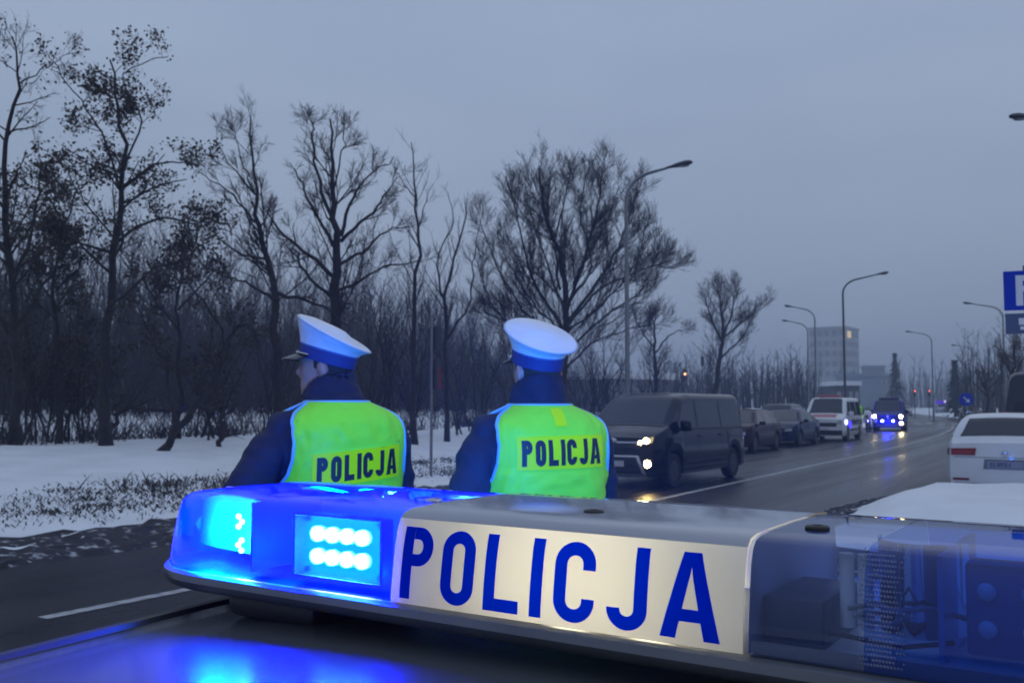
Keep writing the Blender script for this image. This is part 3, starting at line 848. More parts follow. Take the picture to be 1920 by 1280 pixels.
def text_width(text, height, gap=.14, stretch=1.0):
    return (sum(WID.get(c, .5) if c != ' ' else .3 for c in text) + gap * (len(text.replace(' ', '')) - 1)) * height * stretch


# ------------------------------------------------------------------ signs and signals
M_blue = mat('sign_blue', (.002, .03, .42), .45, spec=.15)
M_signw = mat('sign_white', (.62, .64, .70), .4)
M_back = mat('sign_back', (.035, .04, .05), .6)
M_blk = mat('black_plastic', (.012, .012, .014), .4)

# parking sign at the right edge
p = at(1931, 758, 14.4); gz = ground_z(p.x, p.y); root = empty('parking_sign', (p.x, p.y, gz), R(-24)); tag(root, 'blue parking sign with white letter above a grey-blue plate, cut by the right edge', 'sign')
mb = MB(); mb.tube([(0, .05, -.1), (0, .05, 3.75 - gz)], .03, 10); mb.build('post', M_pole, root)
zc = at(1921, 544, 14.4).z - gz
mb = MB(); mb.box((0, 0, zc), (.6, .02, .60), bev=.008); pl = mb.build('panel', M_blue, root, smooth=False)
letters('P', lambda x, y, d: Vector((x, -.0105 - d, y)), .46, -.135, M_signw, pl, t=.19, stretch=1.1, base=zc - .23)
mb = MB(); mb.box((0, 0, zc - .50), (.58, .02, .31), bev=.006); pl = mb.build('plate', mat('plate_blue', (.05, .075, .16), .4), root, smooth=False)
mb = MB(); mb.box((.06, -.012, zc - .47), (.34, .006, .10)); mb.box((-.03, -.012, zc - .57), (.12, .006, .05)); mb.build('plate_symbol', M_signw, pl, smooth=False)

# narrow sign post seen from behind on the left verge
p = at(809, 758, 20.0); gz = ground_z(p.x, p.y); root = empty('sign_post', (p.x, p.y, gz), R(-31)); tag(root, 'thin grey sign post with two boards, standing on the verge between the officers', 'sign')
mb = MB(); mb.tube([(0, 0, -.1), (0, 0, 3.3)], .032, 10); mb.build('post', M_pole, root)
mb = MB(); mb.box((.05, .045, 2.85), (.34, .015, .50), bev=.005); mb.build('board', M_back, root, smooth=False)
mb = MB(); mb.box((.05, .045, 2.10), (.34, .015, .62), bev=.005); lb = mb.build('board', M_back, root, smooth=False)
mb = MB(); mb.add([(.13, .033, 1.80), (.24, .033, 1.80), (.20, .033, 2.26), (.14, .033, 2.26)], [(0, 1, 2, 3)]); mb.build('red_marking', mat('faded_red', (.16, .012, .02), .5), lb, smooth=False, fix=False)

# round blue keep-right sign
p = at(1812, 758, 56); root = empty('direction_sign', (p.x, p.y, ground_z(p.x, p.y)), R(-24)); tag(root, 'round blue sign with white slanted arrow beyond the white estate car', 'sign')
mb = MB(); mb.tube([(0, .04, -.1), (0, .04, 2.2)], .035, 8); mb.build('post', M_pole, root)
mb = MB(); mb.lathe([(.39, -.01), (.39, .01)], 28, Matrix.Rotation(R(90), 3, 'X'), (0, 0, 1.95)); dsk = mb.build('disc', M_blue, root)
M = Matrix.Rotation(R(45), 3, 'Y'); mb = MB(); mb.box((-.03, -.016, 1.98), (.30, .01, .07), M); mb.add([M @ Vector(q) + Vector((0, -.018, 1.95)) for q in ((.08, 0, -.14), (.08, 0, .14), (.26, 0, 0))], [(0, 1, 2)]); mb.build('arrow', M_signw, dsk, smooth=False, fix=False)


def signal(label, px, py, Y, lit, col, s=1.0, face=180):
    c = at(px, py, Y); gz = max(0, ground_z(c.x, c.y)); root = empty('traffic_light', (c.x, c.y, gz), R(180 - face)); tag(root, label, 'traffic light', 'traffic signals at the junction')
    z = c.z - gz; off = {'red': .22, 'amber': 0, 'green': -.22}.get(lit, .22) * s
    mb = MB(); mb.tube([(0, .1, -.1), (0, .1, z + .4)], .05 * s, 8); mb.build('pole', M_poled, root)
    mb = MB(); mb.box((0, 0, z - off), (.28 * s, .2, .8 * s), bev=.03); hb = mb.build('housing', M_blk, root)
    Mx = Matrix.Rotation(R(90), 3, 'X')
    for nm, dz in (('red', .24), ('amber', 0), ('green', -.24)):
        mb = MB(); mb.lathe([(.10 * s, 0), (.08 * s, .02), (0, .03)], 16, Mx, (0, -.102, z - off + dz * s))
        mb.build('lens', emit('sig_' + nm + str(s), col, 2.6) if nm == lit else mat('lens_off', (.03, .03, .03), .2), hb)
    return root


signal('traffic signal with glowing orange lamp above the dark van', 1284, 701, 75, 'amber', (1, .45, .22))
signal('unlit dark traffic signal head right of the orange-lit one', 1317, 672, 80, 'none', (1, .3, .2))
signal('left of two red traffic signals at the end of the road', 1715, 733, 118, 'red', (1, .16, .14), 1.0)
signal('right of two red traffic signals at the end of the road', 1742, 733, 118, 'red', (1, .16, .14), 1.0)

# ------------------------------------------------------------------ vehicles
M_tyre = mat('tyre', (.012, .012, .013), .85, bump=.2, bscale=60)
M_rim = mat('alloy', (.16, .17, .18), .35, .8)
M_glass = mat('car_glass', (.006, .008, .013), .03, spec=.55)
M_trim = mat('black_trim', (.012, .012, .014), .5)
M_chrome = mat('chrome', (.5, .5, .52), .18, 1.0)
M_plate = mat('number_plate', (.45, .46, .52), .5)
M_red = mat('tail_red', (.20, .004, .008), .15)
E_head = emit('headlamp_on', (1.0, .80, .36), 70)
E_fog = emit('foglamp_on', (1.0, .70, .24), 110)
E_bluef = emit('blue_flasher_glow', (.03, .02, 1.0), 60)
E_bluew = emit('blue_flasher_core', (.35, .45, 1.0), 30)
M_lens = mat('lamp_lens', (.10, .11, .12), .08)


def smooth1(x, z, k):
    """interp table with gaussian-smoothed corners"""
    xs = np.linspace(min(x) - .3, max(x) + .3, 400); zs = np.interp(xs, x, z)
    n = int(k / (xs[1] - xs[0])) * 2 + 1
    if n > 1:
        ker = np.hanning(n + 2)[1:-1]; ker /= ker.sum(); zs = np.convolve(np.pad(zs, n // 2, mode='edge'), ker, 'valid')
    return lambda q: float(np.interp(q, xs, zs))


class Car:
    def __init__(s, name, label, loc, head, S, paint, cat='car', group=None):
        s.S = S; L, W = S['L'], S['W']; s.L = L; s.W = W
        s.root = empty(name, loc, R(90 - head)); tag(s.root, label, cat, group)
        s.top = smooth1(*S['top'], S.get('soft', .10)); s.blt = smooth1(*S['belt'], .1)
        s.xf, s.xr = S.get('xf0', L / 2 - .7), -S.get('xr0', L / 2 - .5); s.paint = paint
        s.tumble = S.get('tumble', .5); s.crown = S.get('crown', .025); s.inset = S.get('inset', .07)
        xs = sorted(set(list(np.linspace(-L / 2, L / 2, 90)) + [a + sg * S['ra'] + e for a in S['axles'] for sg in (-1, 1) for e in (-.002, .002)]))
        mb = MB(); mb.grid([s.section(x) for x in xs])
        for x in (xs[0], xs[-1]):
            rows = [[s.warp(x, f * y, z) for f in np.linspace(-1, 1, 15)] for y, z in s._raw(x)]
            mb.grid(rows)
        s.body = mb.build('body', paint, s.root)
        mb = MB(); mb.box((0, 0, S['sill'] + .04), (L - .3, W * .86, .06)); mb.build('underbody', M_blk, s.root, smooth=False)
        s.wheels()

    def hw(s, x):
        h = s.W / 2
        if x > s.xf: h *= 1 - s.S.get('ef', .16) * ((x - s.xf) / (s.L / 2 - s.xf)) ** 2.4
        if x < s.xr: h *= 1 - s.S.get('er', .10) * ((s.xr - x) / (s.xr + s.L / 2)) ** 2.4
        return h

    def _zb(s, x):
        z = s.S['sill']
        for a in s.S['axles']:
            d = abs(x - a)
            if d < s.S['ra']: z = max(z, s.S['rw'] + math.sqrt(s.S['ra'] ** 2 - d * d))
        return z

    def _raw(s, x):
        h = s.hw(x); zt = s.top(x); zb = s._zb(x); bl = min(s.blt(x), zt - .005); g = zt - bl
        P = [(h * f, zb + (bl - zb) * q) for f, q in ((.93, 0), (.985, .08), (1.0, .32), (1.0, .55), (.985, .85), (.955, 1.0))]
        ins = s.inset * min(1, g / .2); yt = h * .955 - s.tumble * g; s_yt = yt
        for q in (.35, .7, .88): P.append((h * .955 + (yt - h * .955) * q, bl + g * q))
        P.append((yt - ins * .25, bl + g * .96)); P.append((yt - ins, zt)); yi = yt - ins
        for f in (.7, .35, 0): P.append((yi * f, zt + s.crown * (1 - f * f)))
        return P

    def warp(s, x, y, z):
        L2 = s.L / 2
        if x > s.xf:
            wgt = ((x - s.xf) / (L2 - s.xf)) ** 1.5; x -= wgt * (s.S.get('cf', .10) * y * y + s.S.get('kf', .25) * max(0, z - .55))
        elif x < s.xr:
            wgt = ((s.xr - x) / (s.xr + L2)) ** 1.5; x += wgt * (s.S.get('cr', .06) * y * y + s.S.get('kr', .12) * max(0, z - .55))
        return Vector((x, y, z))

    def section(s, x):
        P = s._raw(x); full = P + [(-y, z) for y, z in P[-2::-1]]
        return [s.warp(x, y, z) for y, z in full]

    def wheels(s):
        S = s.S; r = S['rw']; w_ = S.get('tw', .21)
        for a in S['axles']:
            for sd in (1, -1):
                y = sd * (s.W / 2 - w_ / 2 - .02)
                Mx = Matrix.Rotation(R(-90 * sd), 3, 'X'); h = w_ / 2
                mb = MB(); mb.lathe([(r * .62, -h), (r * .93, -h), (r, -h * .7), (r, h * .7), (r * .93, h), (r * .66, h * .96), (r * .62, h * .4)], 32, Mx, (a, y, r))
                wh = mb.build('wheel', M_tyre, s.root)
                mb = MB(); mb.lathe([(r * .64, h * .9), (r * .60, h * .55), (r * .2, h * .35), (0, h * .35)], 28, Mx, (a, y, r)); mb.build('wheel_disc', mat('wheel_dark', (.03, .03, .033), .5), wh)
                mb = MB()
                for k in range(S.get('spokes', 6)):
                    q = 2 * math.pi * k / S.get('spokes', 6); M2 = Mx @ Matrix.Rotation(q, 3, 'Z')
                    mb.box(Vector((a, y, r)) + M2 @ Vector((r * .33, 0, h * .72)), (r * .56, r * .13, h * .22), M2, .008)
                mb.lathe([(r * .16, h * .5), (r * .15, h * .85), (0, h * .88)], 16, Mx, (a, y, r)); mb.build('rim', M_rim, wh)

    # patches lying on the skin
    def end(s, name, corners, m, front=True, off=.006, parent=None, thick=.02, n=6, k=4, smooth=True):
        L2 = s.L / 2; x0 = L2 if front else -L2; sg = 1 if front else -1
        (a, b, c, d) = corners; rows = []; rb = []
        for i in range(n + 1):
            u = i / n; row = []; r2 = []
            for j in range(k + 1):
                v = j / k
                y = (a[0] * (1 - u) + b[0] * u) * (1 - v) + (d[0] * (1 - u) + c[0] * u) * v
                z = (a[1] * (1 - u) + b[1] * u) * (1 - v) + (d[1] * (1 - u) + c[1] * u) * v
                p = s.warp(x0, y, z); row.append(p + Vector((sg * off, 0, 0))); r2.append(p - Vector((sg * thick, 0, 0)))
            rows.append(row); rb.append(r2)
        mb = MB(); mb.grid(rows); K = len(mb.v); mb.grid(rb); nv = k + 1
        ring = [(0, j) for j in range(k)] + [(i, k) for i in range(n)] + [(n, j) for j in range(k, 0, -1)] + [(i, 0) for i in range(n, 0, -1)]
        idx = [i * nv + j for i, j in ring]
        for q in range(len(idx)): mb.f.append((idx[q], idx[(q + 1) % len(idx)], K + idx[(q + 1) % len(idx)], K + idx[q]))
        return mb.build(name, m, parent or s.root, smooth=smooth)

    def side(s, name, x0, x1, f0, f1, m, sd, off=.006, parent=None, n=10, x0b=None, x1b=None):
        """greenhouse patch: f is the fraction of belt->roof; x0b/x1b: ends at the upper edge"""
        x0b = x0 if x0b is None else x0b; x1b = x1 if x1b is None else x1b; rows = []
        for i in range(n + 1):
            row = []
            for j in range(5):
                f = f0 + (f1 - f0) * j / 4; x = (x0 + (x1 - x0) * i / n) * (1 - j / 4) + (x0b + (x1b - x0b) * i / n) * j / 4
                h = s.hw(x); zt = s.top(x); bl = min(s.blt(x), zt - .005); g = zt - bl
                row.append(s.warp(x, sd * (h * .955 - s.tumble * g * f + off), bl + g * f))
            rows.append(row)
        mb = MB(); mb.grid(rows); o = mb.build(name, m, parent or s.root, fix=False)
        if (o.data.polygons[3].normal.y > 0) != (sd > 0): o.data.flip_normals()
        return o

    def topwin(s, name, x0, x1, m, fr=.9, off=.007, parent=None, n=8):
        rows = []
        for i in range(n + 1):
            x = x0 + (x1 - x0) * i / n; h = s.hw(x); zt = s.top(x); bl = min(s.blt(x), zt - .005); g = zt - bl
            yi = (h * .955 - s.tumble * g - s.inset * min(1, g / .2)) * fr
            rows.append([s.warp(x, yi * f, zt + s.crown * (1 - (f * fr) ** 2) + off) for f in np.linspace(-1, 1, 9)])
        mb = MB(); mb.grid(rows); o = mb.build(name, m, parent or s.root, fix=False)
        if o.data.polygons[3].normal.z < 0: o.data.flip_normals()
        return o

    def lowpatch(s, name, x0, x1, z0, z1, m, sd, off=.006, n=8):
        rows = []
        for i in range(n + 1):
            x = x0 + (x1 - x0) * i / n; zb = s._zb(x); bl = min(s.blt(x), s.top(x) - .005); row = []
            P = s._raw(x)[:6]; zs = [p[1] for p in P]; ys = [p[0] for p in P]
            for j in range(5):
                z = z0 + (z1 - z0) * j / 4; y = float(np.interp(z, zs, ys)); row.append(s.warp(x, sd * (y + off), z))
            rows.append(row)
        mb = MB(); mb.grid(rows); o = mb.build(name, m, s.root, fix=False)
        if (o.data.polygons[3].normal.y > 0) != (sd > 0): o.data.flip_normals()
        return o

    def mirror(s, x, z, m, size=(.10, .2, .15)):
        for sd in (1, -1):
            h = s.hw(x); mb = MB(); mb.box((x, sd * (h + size[1] / 2 - .02), z), size, bev=.03); mb.box((x + .01, sd * (h - .03), z - size[2] * .3), (.05, .12, .04)); mo = mb.build('mirror', m, s.root)
            mb = MB(); mb.box((x - size[0] / 2 - .002, sd * (h + size[1] / 2 - .02), z), (.006, size[1] * .8, size[2] * .75)); mb.build('mirror_glass', M_glass, mo, smooth=False)

    def handle(s, x, z):
        for sd in (1, -1):
            mb = MB(); mb.box((x, sd * (s.W / 2 + .006), z), (.18, .03, .03), bev=.01); mb.build('door_handle', M_trim, s.root)

    def lamp_pair(s, name, corners, m, front=True, off=.012, both=True, core=None):
        for sd in ((1, -1) if both else (both,)):
            o = s.end(name, [(sd * y, z) for y, z in corners], m, front, off)
            if core:
                y, z, r, em, nm = core
                p = s.warp(s.L / 2 if front else -s.L / 2, sd * y, z); mb = MB()
                mb.ell(p + Vector(((off + .004) * (1 if front else -1), 0, 0)), (.03, r, r), 14, 8); mb.build(nm, em, o)


VAN = dict(L=4.95, W=1.92, top=([-2.475, -2.40, -2.25, .55, .95, 1.75, 2.25, 2.475], [1.78, 1.84, 1.88, 1.88, 1.80, 1.22, 1.08, .98]),
           belt=([-2.5, 0, 1.6, 2.5], [1.10, 1.12, 1.14, 1.0]), sill=.24, axles=(1.575, -1.70), ra=.385, rw=.335, tumble=.16, ef=.14, er=.04, cf=.14, kf=.16, kr=.05, cr=.03, inset=.10, xf0=1.6, xr0=2.1)
WAG = dict(L=4.77, W=1.83, top=([-2.385, -2.30, -2.2, -1.75, -1.4, .1, .35, 1.2, 1.9, 2.385], [.98, 1.03, 1.12, 1.43, 1.475, 1.475, 1.44, 1.02, .90, .72]),
           belt=([-2.4, -1, 1.2, 2.4], [1.00, .96, .93, .78]), sill=.2, axles=(1.45, -1.36), ra=.36, rw=.32, tumble=.45, ef=.2, er=.08, cf=.18, cr=.10, kf=.2, kr=.06)
HAT = dict(L=4.3, W=1.79, top=([-2.15, -2.05, -1.9, -1.5, -1.1, .35, .55, 1.25, 1.75, 2.15], [.95, 1.05, 1.2, 1.40, 1.45, 1.45, 1.40, 1.0, .90, .70]),
           belt=([-2.2, -1, 1.2, 2.2], [1.0, .96, .93, .75]), sill=.2, axles=(1.33, -1.30), ra=.355, rw=.315, tumble=.5, ef=.22, er=.1, cf=.2, cr=.12, kf=.2, kr=.1)
SED = dict(L=4.6, W=1.8, top=([-2.3, -2.2, -1.6, -1.0, -.6, .25, .5, 1.25, 1.8, 2.3], [.90, 1.0, 1.05, 1.36, 1.43, 1.43, 1.38, .98, .88, .70]),
           belt=([-2.3, -1, 1.2, 2.3], [.96, .94, .92, .75]), sill=.2, axles=(1.4, -1.3), ra=.355, rw=.315, tumble=.5, ef=.22, er=.12, cf=.2, cr=.14, kf=.2, kr=.1)
SUV = dict(L=4.5, W=1.85, top=([-2.25, -2.15, -2.0, -1.7, -1.3, .3, .55, 1.2, 1.8, 2.25], [1.05, 1.2, 1.45, 1.62, 1.67, 1.66, 1.60, 1.13, 1.03, .85]),
           belt=([-2.3, -1, 1.2, 2.3], [1.08, 1.06, 1.04, .9]), sill=.28, axles=(1.35, -1.35), ra=.39, rw=.35, tumble=.42, ef=.2, er=.1, cf=.18, cr=.1, kf=.15, kr=.08)
TVAN = dict(L=4.9, W=1.90, top=([-2.45, -2.38, -2.2, .75, 1.05, 1.75, 2.25, 2.45], [1.86, 1.92, 1.955, 1.955, 1.90, 1.20, 1.06, .98]),
            belt=([-2.5, 0, 1.6, 2.5], [1.08, 1.10, 1.14, 1.0]), sill=.24, axles=(1.5, -1.5), ra=.38, rw=.335, tumble=.16, ef=.10, er=.04, cf=.10, kf=.12, kr=.04, cr=.03, inset=.10, xf0=1.7, xr0=2.1)


def dress(c, kind, headlamp=None, fog=None, mirror_m=None, glass=None):
    gl = glass or M_glass; S = c.S
    wb = {'van': (.92, 1.72), 'tvan': (1.02, 1.72), 'wag': (.38, 1.18), 'hat': (.58, 1.22), 'sed': (.53, 1.22), 'suv': (.57, 1.18)}[kind]
    c.topwin('windscreen', wb[0], wb[1], gl, .92)
    if kind in ('van', 'tvan'):
        for sd in (1, -1):
            c.side('front_window', .42, 1.50, .06, .80, gl, sd, x1b=1.0)
            c.side('side_window', -.95, .30, .06, .80, gl, sd); c.side('rear_window', -2.25, -1.05, .06, .80, gl, sd)
        c.end('back_window', [(-.70, 1.2), (.70, 1.2), (.62, 1.7), (-.62, 1.7)], gl, False)
        c.handle(.30, 1.0); c.handle(-.9, 1.0); c.mirror(1.25, 1.22, mirror_m or c.paint, (.12, .22, .22))
        for sd in (1, -1):
            c.end('tail_lamp', [(sd * .72, .9), (sd * .86, .9), (sd * .84, 1.5), (sd * .74, 1.5)], M_red, False)
        for sd in (1, -1): c.lowpatch('side_moulding', -1.2, 1.1, .46, .54, M_trim, sd, .012)
    else:
        r = {'wag': (-2.22, -1.80), 'hat': (-1.98, -1.52), 'sed': (-1.55, -1.02), 'suv': (-2.08, -1.72)}[kind]
        c.topwin('back_window', r[0], r[1], gl, .90)
        xe = {'wag': -1.9, 'hat': -1.45, 'sed': -1.1, 'suv': -1.75}[kind]
        for sd in (1, -1):
            c.side('front_window', .02, wb[1] - .12, .06, .84, gl, sd, x1b=wb[0] - .02); c.side('side_window', -.98, -.06, .06, .84, gl, sd)
            if xe < -1.2: c.side('rear_window', xe, -1.06, .06, .84, gl, sd, x0b=xe + .15)
        c.handle(-.05, .82); c.handle(-1.0, .82); c.mirror(.85, 1.0, mirror_m or c.paint, (.1, .2, .14))


# --- dark van in the left lane, headlamps on
M_vanp = mat('van_paint', (.006, .0045, .006), .12, .0, spec=.3)
pF = at(1265, 912, 19.3); pR = at(1380, 893, 22.0)
hd = 213.5
dv = Vector((math.sin(R(hd)), math.cos(R(hd)), 0)); lf = Vector((-dv.y, dv.x, 0))    # van forward / its left
ctr = Vector((pF.x, pF.y, 0)) - dv * 1.575 - lf * (.93)
van = Car('passenger_van', 'dark brown-black van with lit headlamp and fog lamp facing the officers', ctr, hd, VAN, M_vanp, 'van')
dress(van, 'van', mirror_m=M_vanp)
van.end('grille', [(-.58, .80), (.58, .80), (.62, .90), (-.62, .90)], M_blk, True, .008)
van.end('grille_bar', [(-.66, .895), (.66, .895), (.66, .925), (-.66, .925)], M_chrome, True, .022)
van.end('lower_grille', [(-.62, .34), (.62, .34), (.55, .60), (-.55, .60)], M_blk, True, .012)
for sd in (1, -1): van.end('grille_surround', [(sd * .64, .32), (sd * .70, .32), (sd * .56, .66), (sd * .50, .66)], M_chrome, True, .03)
van.end('grille_surround', [(-.56, .625), (.56, .625), (.54, .66), (-.54, .66)], M_chrome, True, .03)
van.end('number_plate', [(-.26, .44), (.26, .44), (.26, .55), (-.26, .55)], M_plate, True, .03)
van.end('bumper_lip', [(-.72, .25), (.72, .25), (.70, .31), (-.70, .31)], mat('grey_plastic', (.05, .05, .055), .6), True, .02)
for sd in (1, -1):
    o = van.end('headlamp', [(sd * .50, .86), (sd * .80, .90), (sd * .82, 1.02), (sd * .52, .93)], emit('headlamp_lens_lit', (1.0, .80, .36), .55), True, .02)
    for y_, z_, r_ in ((.70, .945, .052), (.58, .905, .034)):
        mb = MB(); mb.ell(van.warp(2.475, sd * y_, z_) + Vector((.028, 0, 0)), (.02, r_ * 1.25, r_), 14, 8); mb.build('headlamp_beam', E_head, o)
    p = van.warp(2.475, sd * .745, .50); mb = MB(); mb.box(p + Vector((.0, 0, 0)), (.06, .22, .20), bev=.03); fo = mb.build('fog_lamp', M_blk, van.root)
    mb = MB(); mb.ell(p + Vector((.035, 0, 0)), (.02, .07, .07), 14, 8); mb.build('fog_beam', E_fog, fo)
mb = MB(); mb.ell(van.warp(2.475, 0, .93) + Vector((.02, 0, 0)), (.012, .09, .065), 16, 8); mb.build('badge', M_chrome, van.root)
for sd in (1, -1):
    for x in (.36, -1.0, 1.30): van.lowpatch('door_seam', x - .008, x + .008, .40, 1.10, M_blk, sd, .004, 2)
    van.side('window_trim', -2.30, 1.50, .0, .045, M_chrome if False else M_trim, sd, .012)
    van.lowpatch('sill_trim', -1.25, 1.12, .26, .30, M_chrome, sd, .010)
van.topwin('wiper_cowl', 1.735, 1.80, M_blk, .95, .012)
# driver behind the glass is too dark to see; seats only
# --- parked row beyond the van
def sedan_front(c, grille=True, z=0.0):
    c.end('grille', [(-.42, .56 + z), (.42, .56 + z), (.45, .68 + z), (-.45, .68 + z)], M_blk, True, .01)
    c.end('lower_grille', [(-.5, .30 + z), (.5, .30 + z), (.46, .42 + z), (-.46, .42 + z)], M_blk, True, .012)
    c.lamp_pair('headlamp', [(.46, .60 + z), (.74, .62 + z), (.72, .72 + z), (.48, .68 + z)], mat('headlamp_unlit', (.35, .36, .38), .1))
    c.end('number_plate', [(-.26, .44 + z), (.26, .44 + z), (.26, .54 + z), (-.26, .54 + z)], M_plate, True, .02)


def sedan_rear(c, z=0.0):
    c.lamp_pair('tail_lamp', [(.48, .78 + z), (.76, .78 + z), (.74, .90 + z), (.48, .90 + z)], M_red, False)
    c.end('number_plate', [(-.26, .66 + z), (.26, .66 + z), (.26, .76 + z), (-.26, .76 + z)], M_plate, False, .015)
    c.end('rear_bumper', [(-.7, .26), (.7, .26), (.68, .38), (-.68, .38)], M_trim, False, .012)


def parked(name, label, s, o, S, kind, paint, flip=True, cat='car'):
    p = road(s, o); c = Car(name, label, p, heading(s) + (180 if flip else 0), S, paint, cat, 'cars parked along the left side of the street')
    dress(c, kind); return c


M_dred = mat('paint_darkred', (.026, .007, .010), .2, .0, spec=.14); M_dblue = mat('paint_darkblue', (.006, .011, .04), .2, 0, spec=.14)
M_black = mat('paint_black', (.006, .007, .009), .2, 0, spec=.14); M_white = mat('paint_white', (.60, .61, .63), .35, coat=.4, var=.05, vscale=3)
M_silver = mat('paint_silver', (.28, .29, .31), .3, .6, coat=.4)
SN = mat('car_snow', (.70, .72, .75), .8, bump=.5, bscale=18)


def roof_snow(c, x0, x1, fr=.98):
    c.topwin('roof_snow', x0, x1, SN, fr, .035)


c = parked('parked_car', 'dark reddish hatchback parked right behind the dark van', 34.0, -10.75, HAT, 'hat', M_dred); sedan_front(c); sedan_rear(c); roof_snow(c, -1.0, .3)
c = parked('parked_car', 'dark blue saloon with snow on its roof, second in the parked row', 40.2, -10.75, SED, 'sed', M_dblue); sedan_front(c); sedan_rear(c); roof_snow(c, -.6, .2)
c = parked('parked_car', 'black off-roader whose roof shows above the dark blue saloon', 46.4, -12.6, SUV, 'suv', M_black); sedan_front(c, z=.15); sedan_rear(c, .15)
wv = parked('parked_van', 'white van with red bonnet panel and greenish windscreen in the parked row', 46.8, -10.2, TVAN, 'tvan', M_white, cat='van')
wv.topwin('bonnet_panel', 1.82, 2.30, mat('paint_red', (.30, .02, .03), .3, coat=.5), .62, .010)
wv.end('grille', [(-.6, .66), (.6, .66), (.6, .84), (-.6, .84)], M_blk, True, .01); wv.end('bumper', [(-.84, .28), (.84, .28), (.84, .50), (-.84, .50)], M_blk, True, .015)
wv.lamp_pair('headlamp', [(.60, .76), (.84, .78), (.83, .96), (.62, .90)], MATS['headlamp_unlit'])
wv.end('number_plate', [(-.26, .52), (.26, .52), (.26, .62), (-.26, .62)], M_plate, True, .02)
for sd in (1, -1): wv.lowpatch('side_stripe', -2.2, .9, .70, .95, M_dblue, sd, .008)
for sd in (1,):
    mb = MB(); mb.ell(wv.warp(2.0, .95, .86), (.13, .05, .11), 12, 8); mb.build('blue_flasher_glow', emit('blue_flasher_front', (.35, .4, 1.0), 8), wv.root)
    mb = MB(); mb.ell((1.1, .97, .74), (.30, .03, .16), 12, 8); mb.build('blue_flasher_glow', emit('blue_side_glow', (.05, .03, 1.0), 3.0), wv.root)  # glowing oval put on the side, standing in for blue light falling there
mb = MB(); mb.box((.6, 0, 2.04), (.25, 1.0, .09), bev=.03); mb.build('roof_beacon', mat('beacon_red', (.35, .06, .06), .3), wv.root)

# --- approaching blue-lit van
pv = at(1668, 758, 61.5); pv.z = 0; bv = Car('police_van', 'blue-lit police van approaching on the wet road with headlamps on', pv, heading(66) + 180 - 2, TVAN, mat('paint_bluelit', (.010, .018, .18), .3, 0, spec=.2), 'van')  # flashers' blue light is put into the body colour of a silver-blue van
dress(bv, 'tvan', mirror_m=M_trim)
bv.end('grille', [(-.66, .70), (.66, .70), (.66, .86), (-.66, .86)], M_blk, True, .012)
bv.end('lower_grille', [(-.7, .30), (.7, .30), (.66, .44), (-.66, .44)], mat('bumper_grey', (.12, .12, .12), .5), True, .015)
bv.lamp_pair('headlamp', [(.62, .78), (.86, .80), (.85, 1.0), (.64, .94)], M_lens, core=(.76, .90, .10, E_head, 'headlamp_beam'))
bv.lamp_pair('grille_flasher', [(.22, .60), (.40, .60), (.40, .68), (.22, .68)], E_bluef, off=.03, core=(.31, .64, .06, E_bluew, 'flasher_core'))
mb = MB(); p = bv.warp(2.45, .78, .5); mb.ell(p + Vector((.02, 0, 0)), (.03, .09, .08), 12, 8); mb.build('fog_lamp', E_head, bv.root)
mb = MB(); mb.ell((2.41, 0, .92), (.015, .08, .08), 14, 8); mb.build('badge', M_chrome, bv.root)
mb = MB(); mb.box((.7, 0, 2.03), (.28, 1.2, .12), bev=.04); mb.build('roof_light_bar', mat('bar_dark', (.03, .03, .06), .3), bv.root)
bl = bpy.data.lights.new('flasher_glow', 'POINT'); bl.energy = 90; bl.color = (.02, .03, 1); bl.shadow_soft_size = .12
lo = bpy.data.objects.new('flasher_glow', bl); COL.objects.link(lo); lo.parent = bv.root; lo.location = (3.1, 0, .75)

# --- far traffic
c = Car('distant_car', 'small dark red car behind the approaching blue-lit van', road(98, -4.6), heading(98) + 180, HAT, M_dred, 'car'); dress(c, 'hat'); sedan_front(c); sedan_rear(c)
c = Car('distant_car', 'tiny distant car with one bright white headlamp beside the snow strip', road(150, -7.5), heading(150) + 180, HAT, M_silver, 'car'); dress(c, 'hat'); sedan_front(c)
mb = MB(); mb.ell(c.warp(2.15, -.6, .66) + Vector((.05, 0, 0)), (.05, .16, .13), 10, 8); mb.build('headlamp_beam', emit('far_beam', (1, .98, .9), 5), c.root)
p = at(1766, 758, 150); c = Car('distant_police_car', 'far police car marked by a violet-blue beacon near the red signals', (p.x, p.y, .1), 200, SUV, M_silver, 'car'); dress(c, 'suv'); sedan_front(c)
mb = MB(); mb.box((.2, 0, 1.90), (.5, 1.7, .42), bev=.1); lb = mb.build('roof_beacon', emit('violet_beacon', (.07, .01, .55), 1.1), c.root)
mb = MB(); mb.ell((.45, .45, 1.98), (.15, .18, .18), 10, 8); mb.build('beacon_core', emit('violet_core', (.8, .7, 1), 1.5), lb)

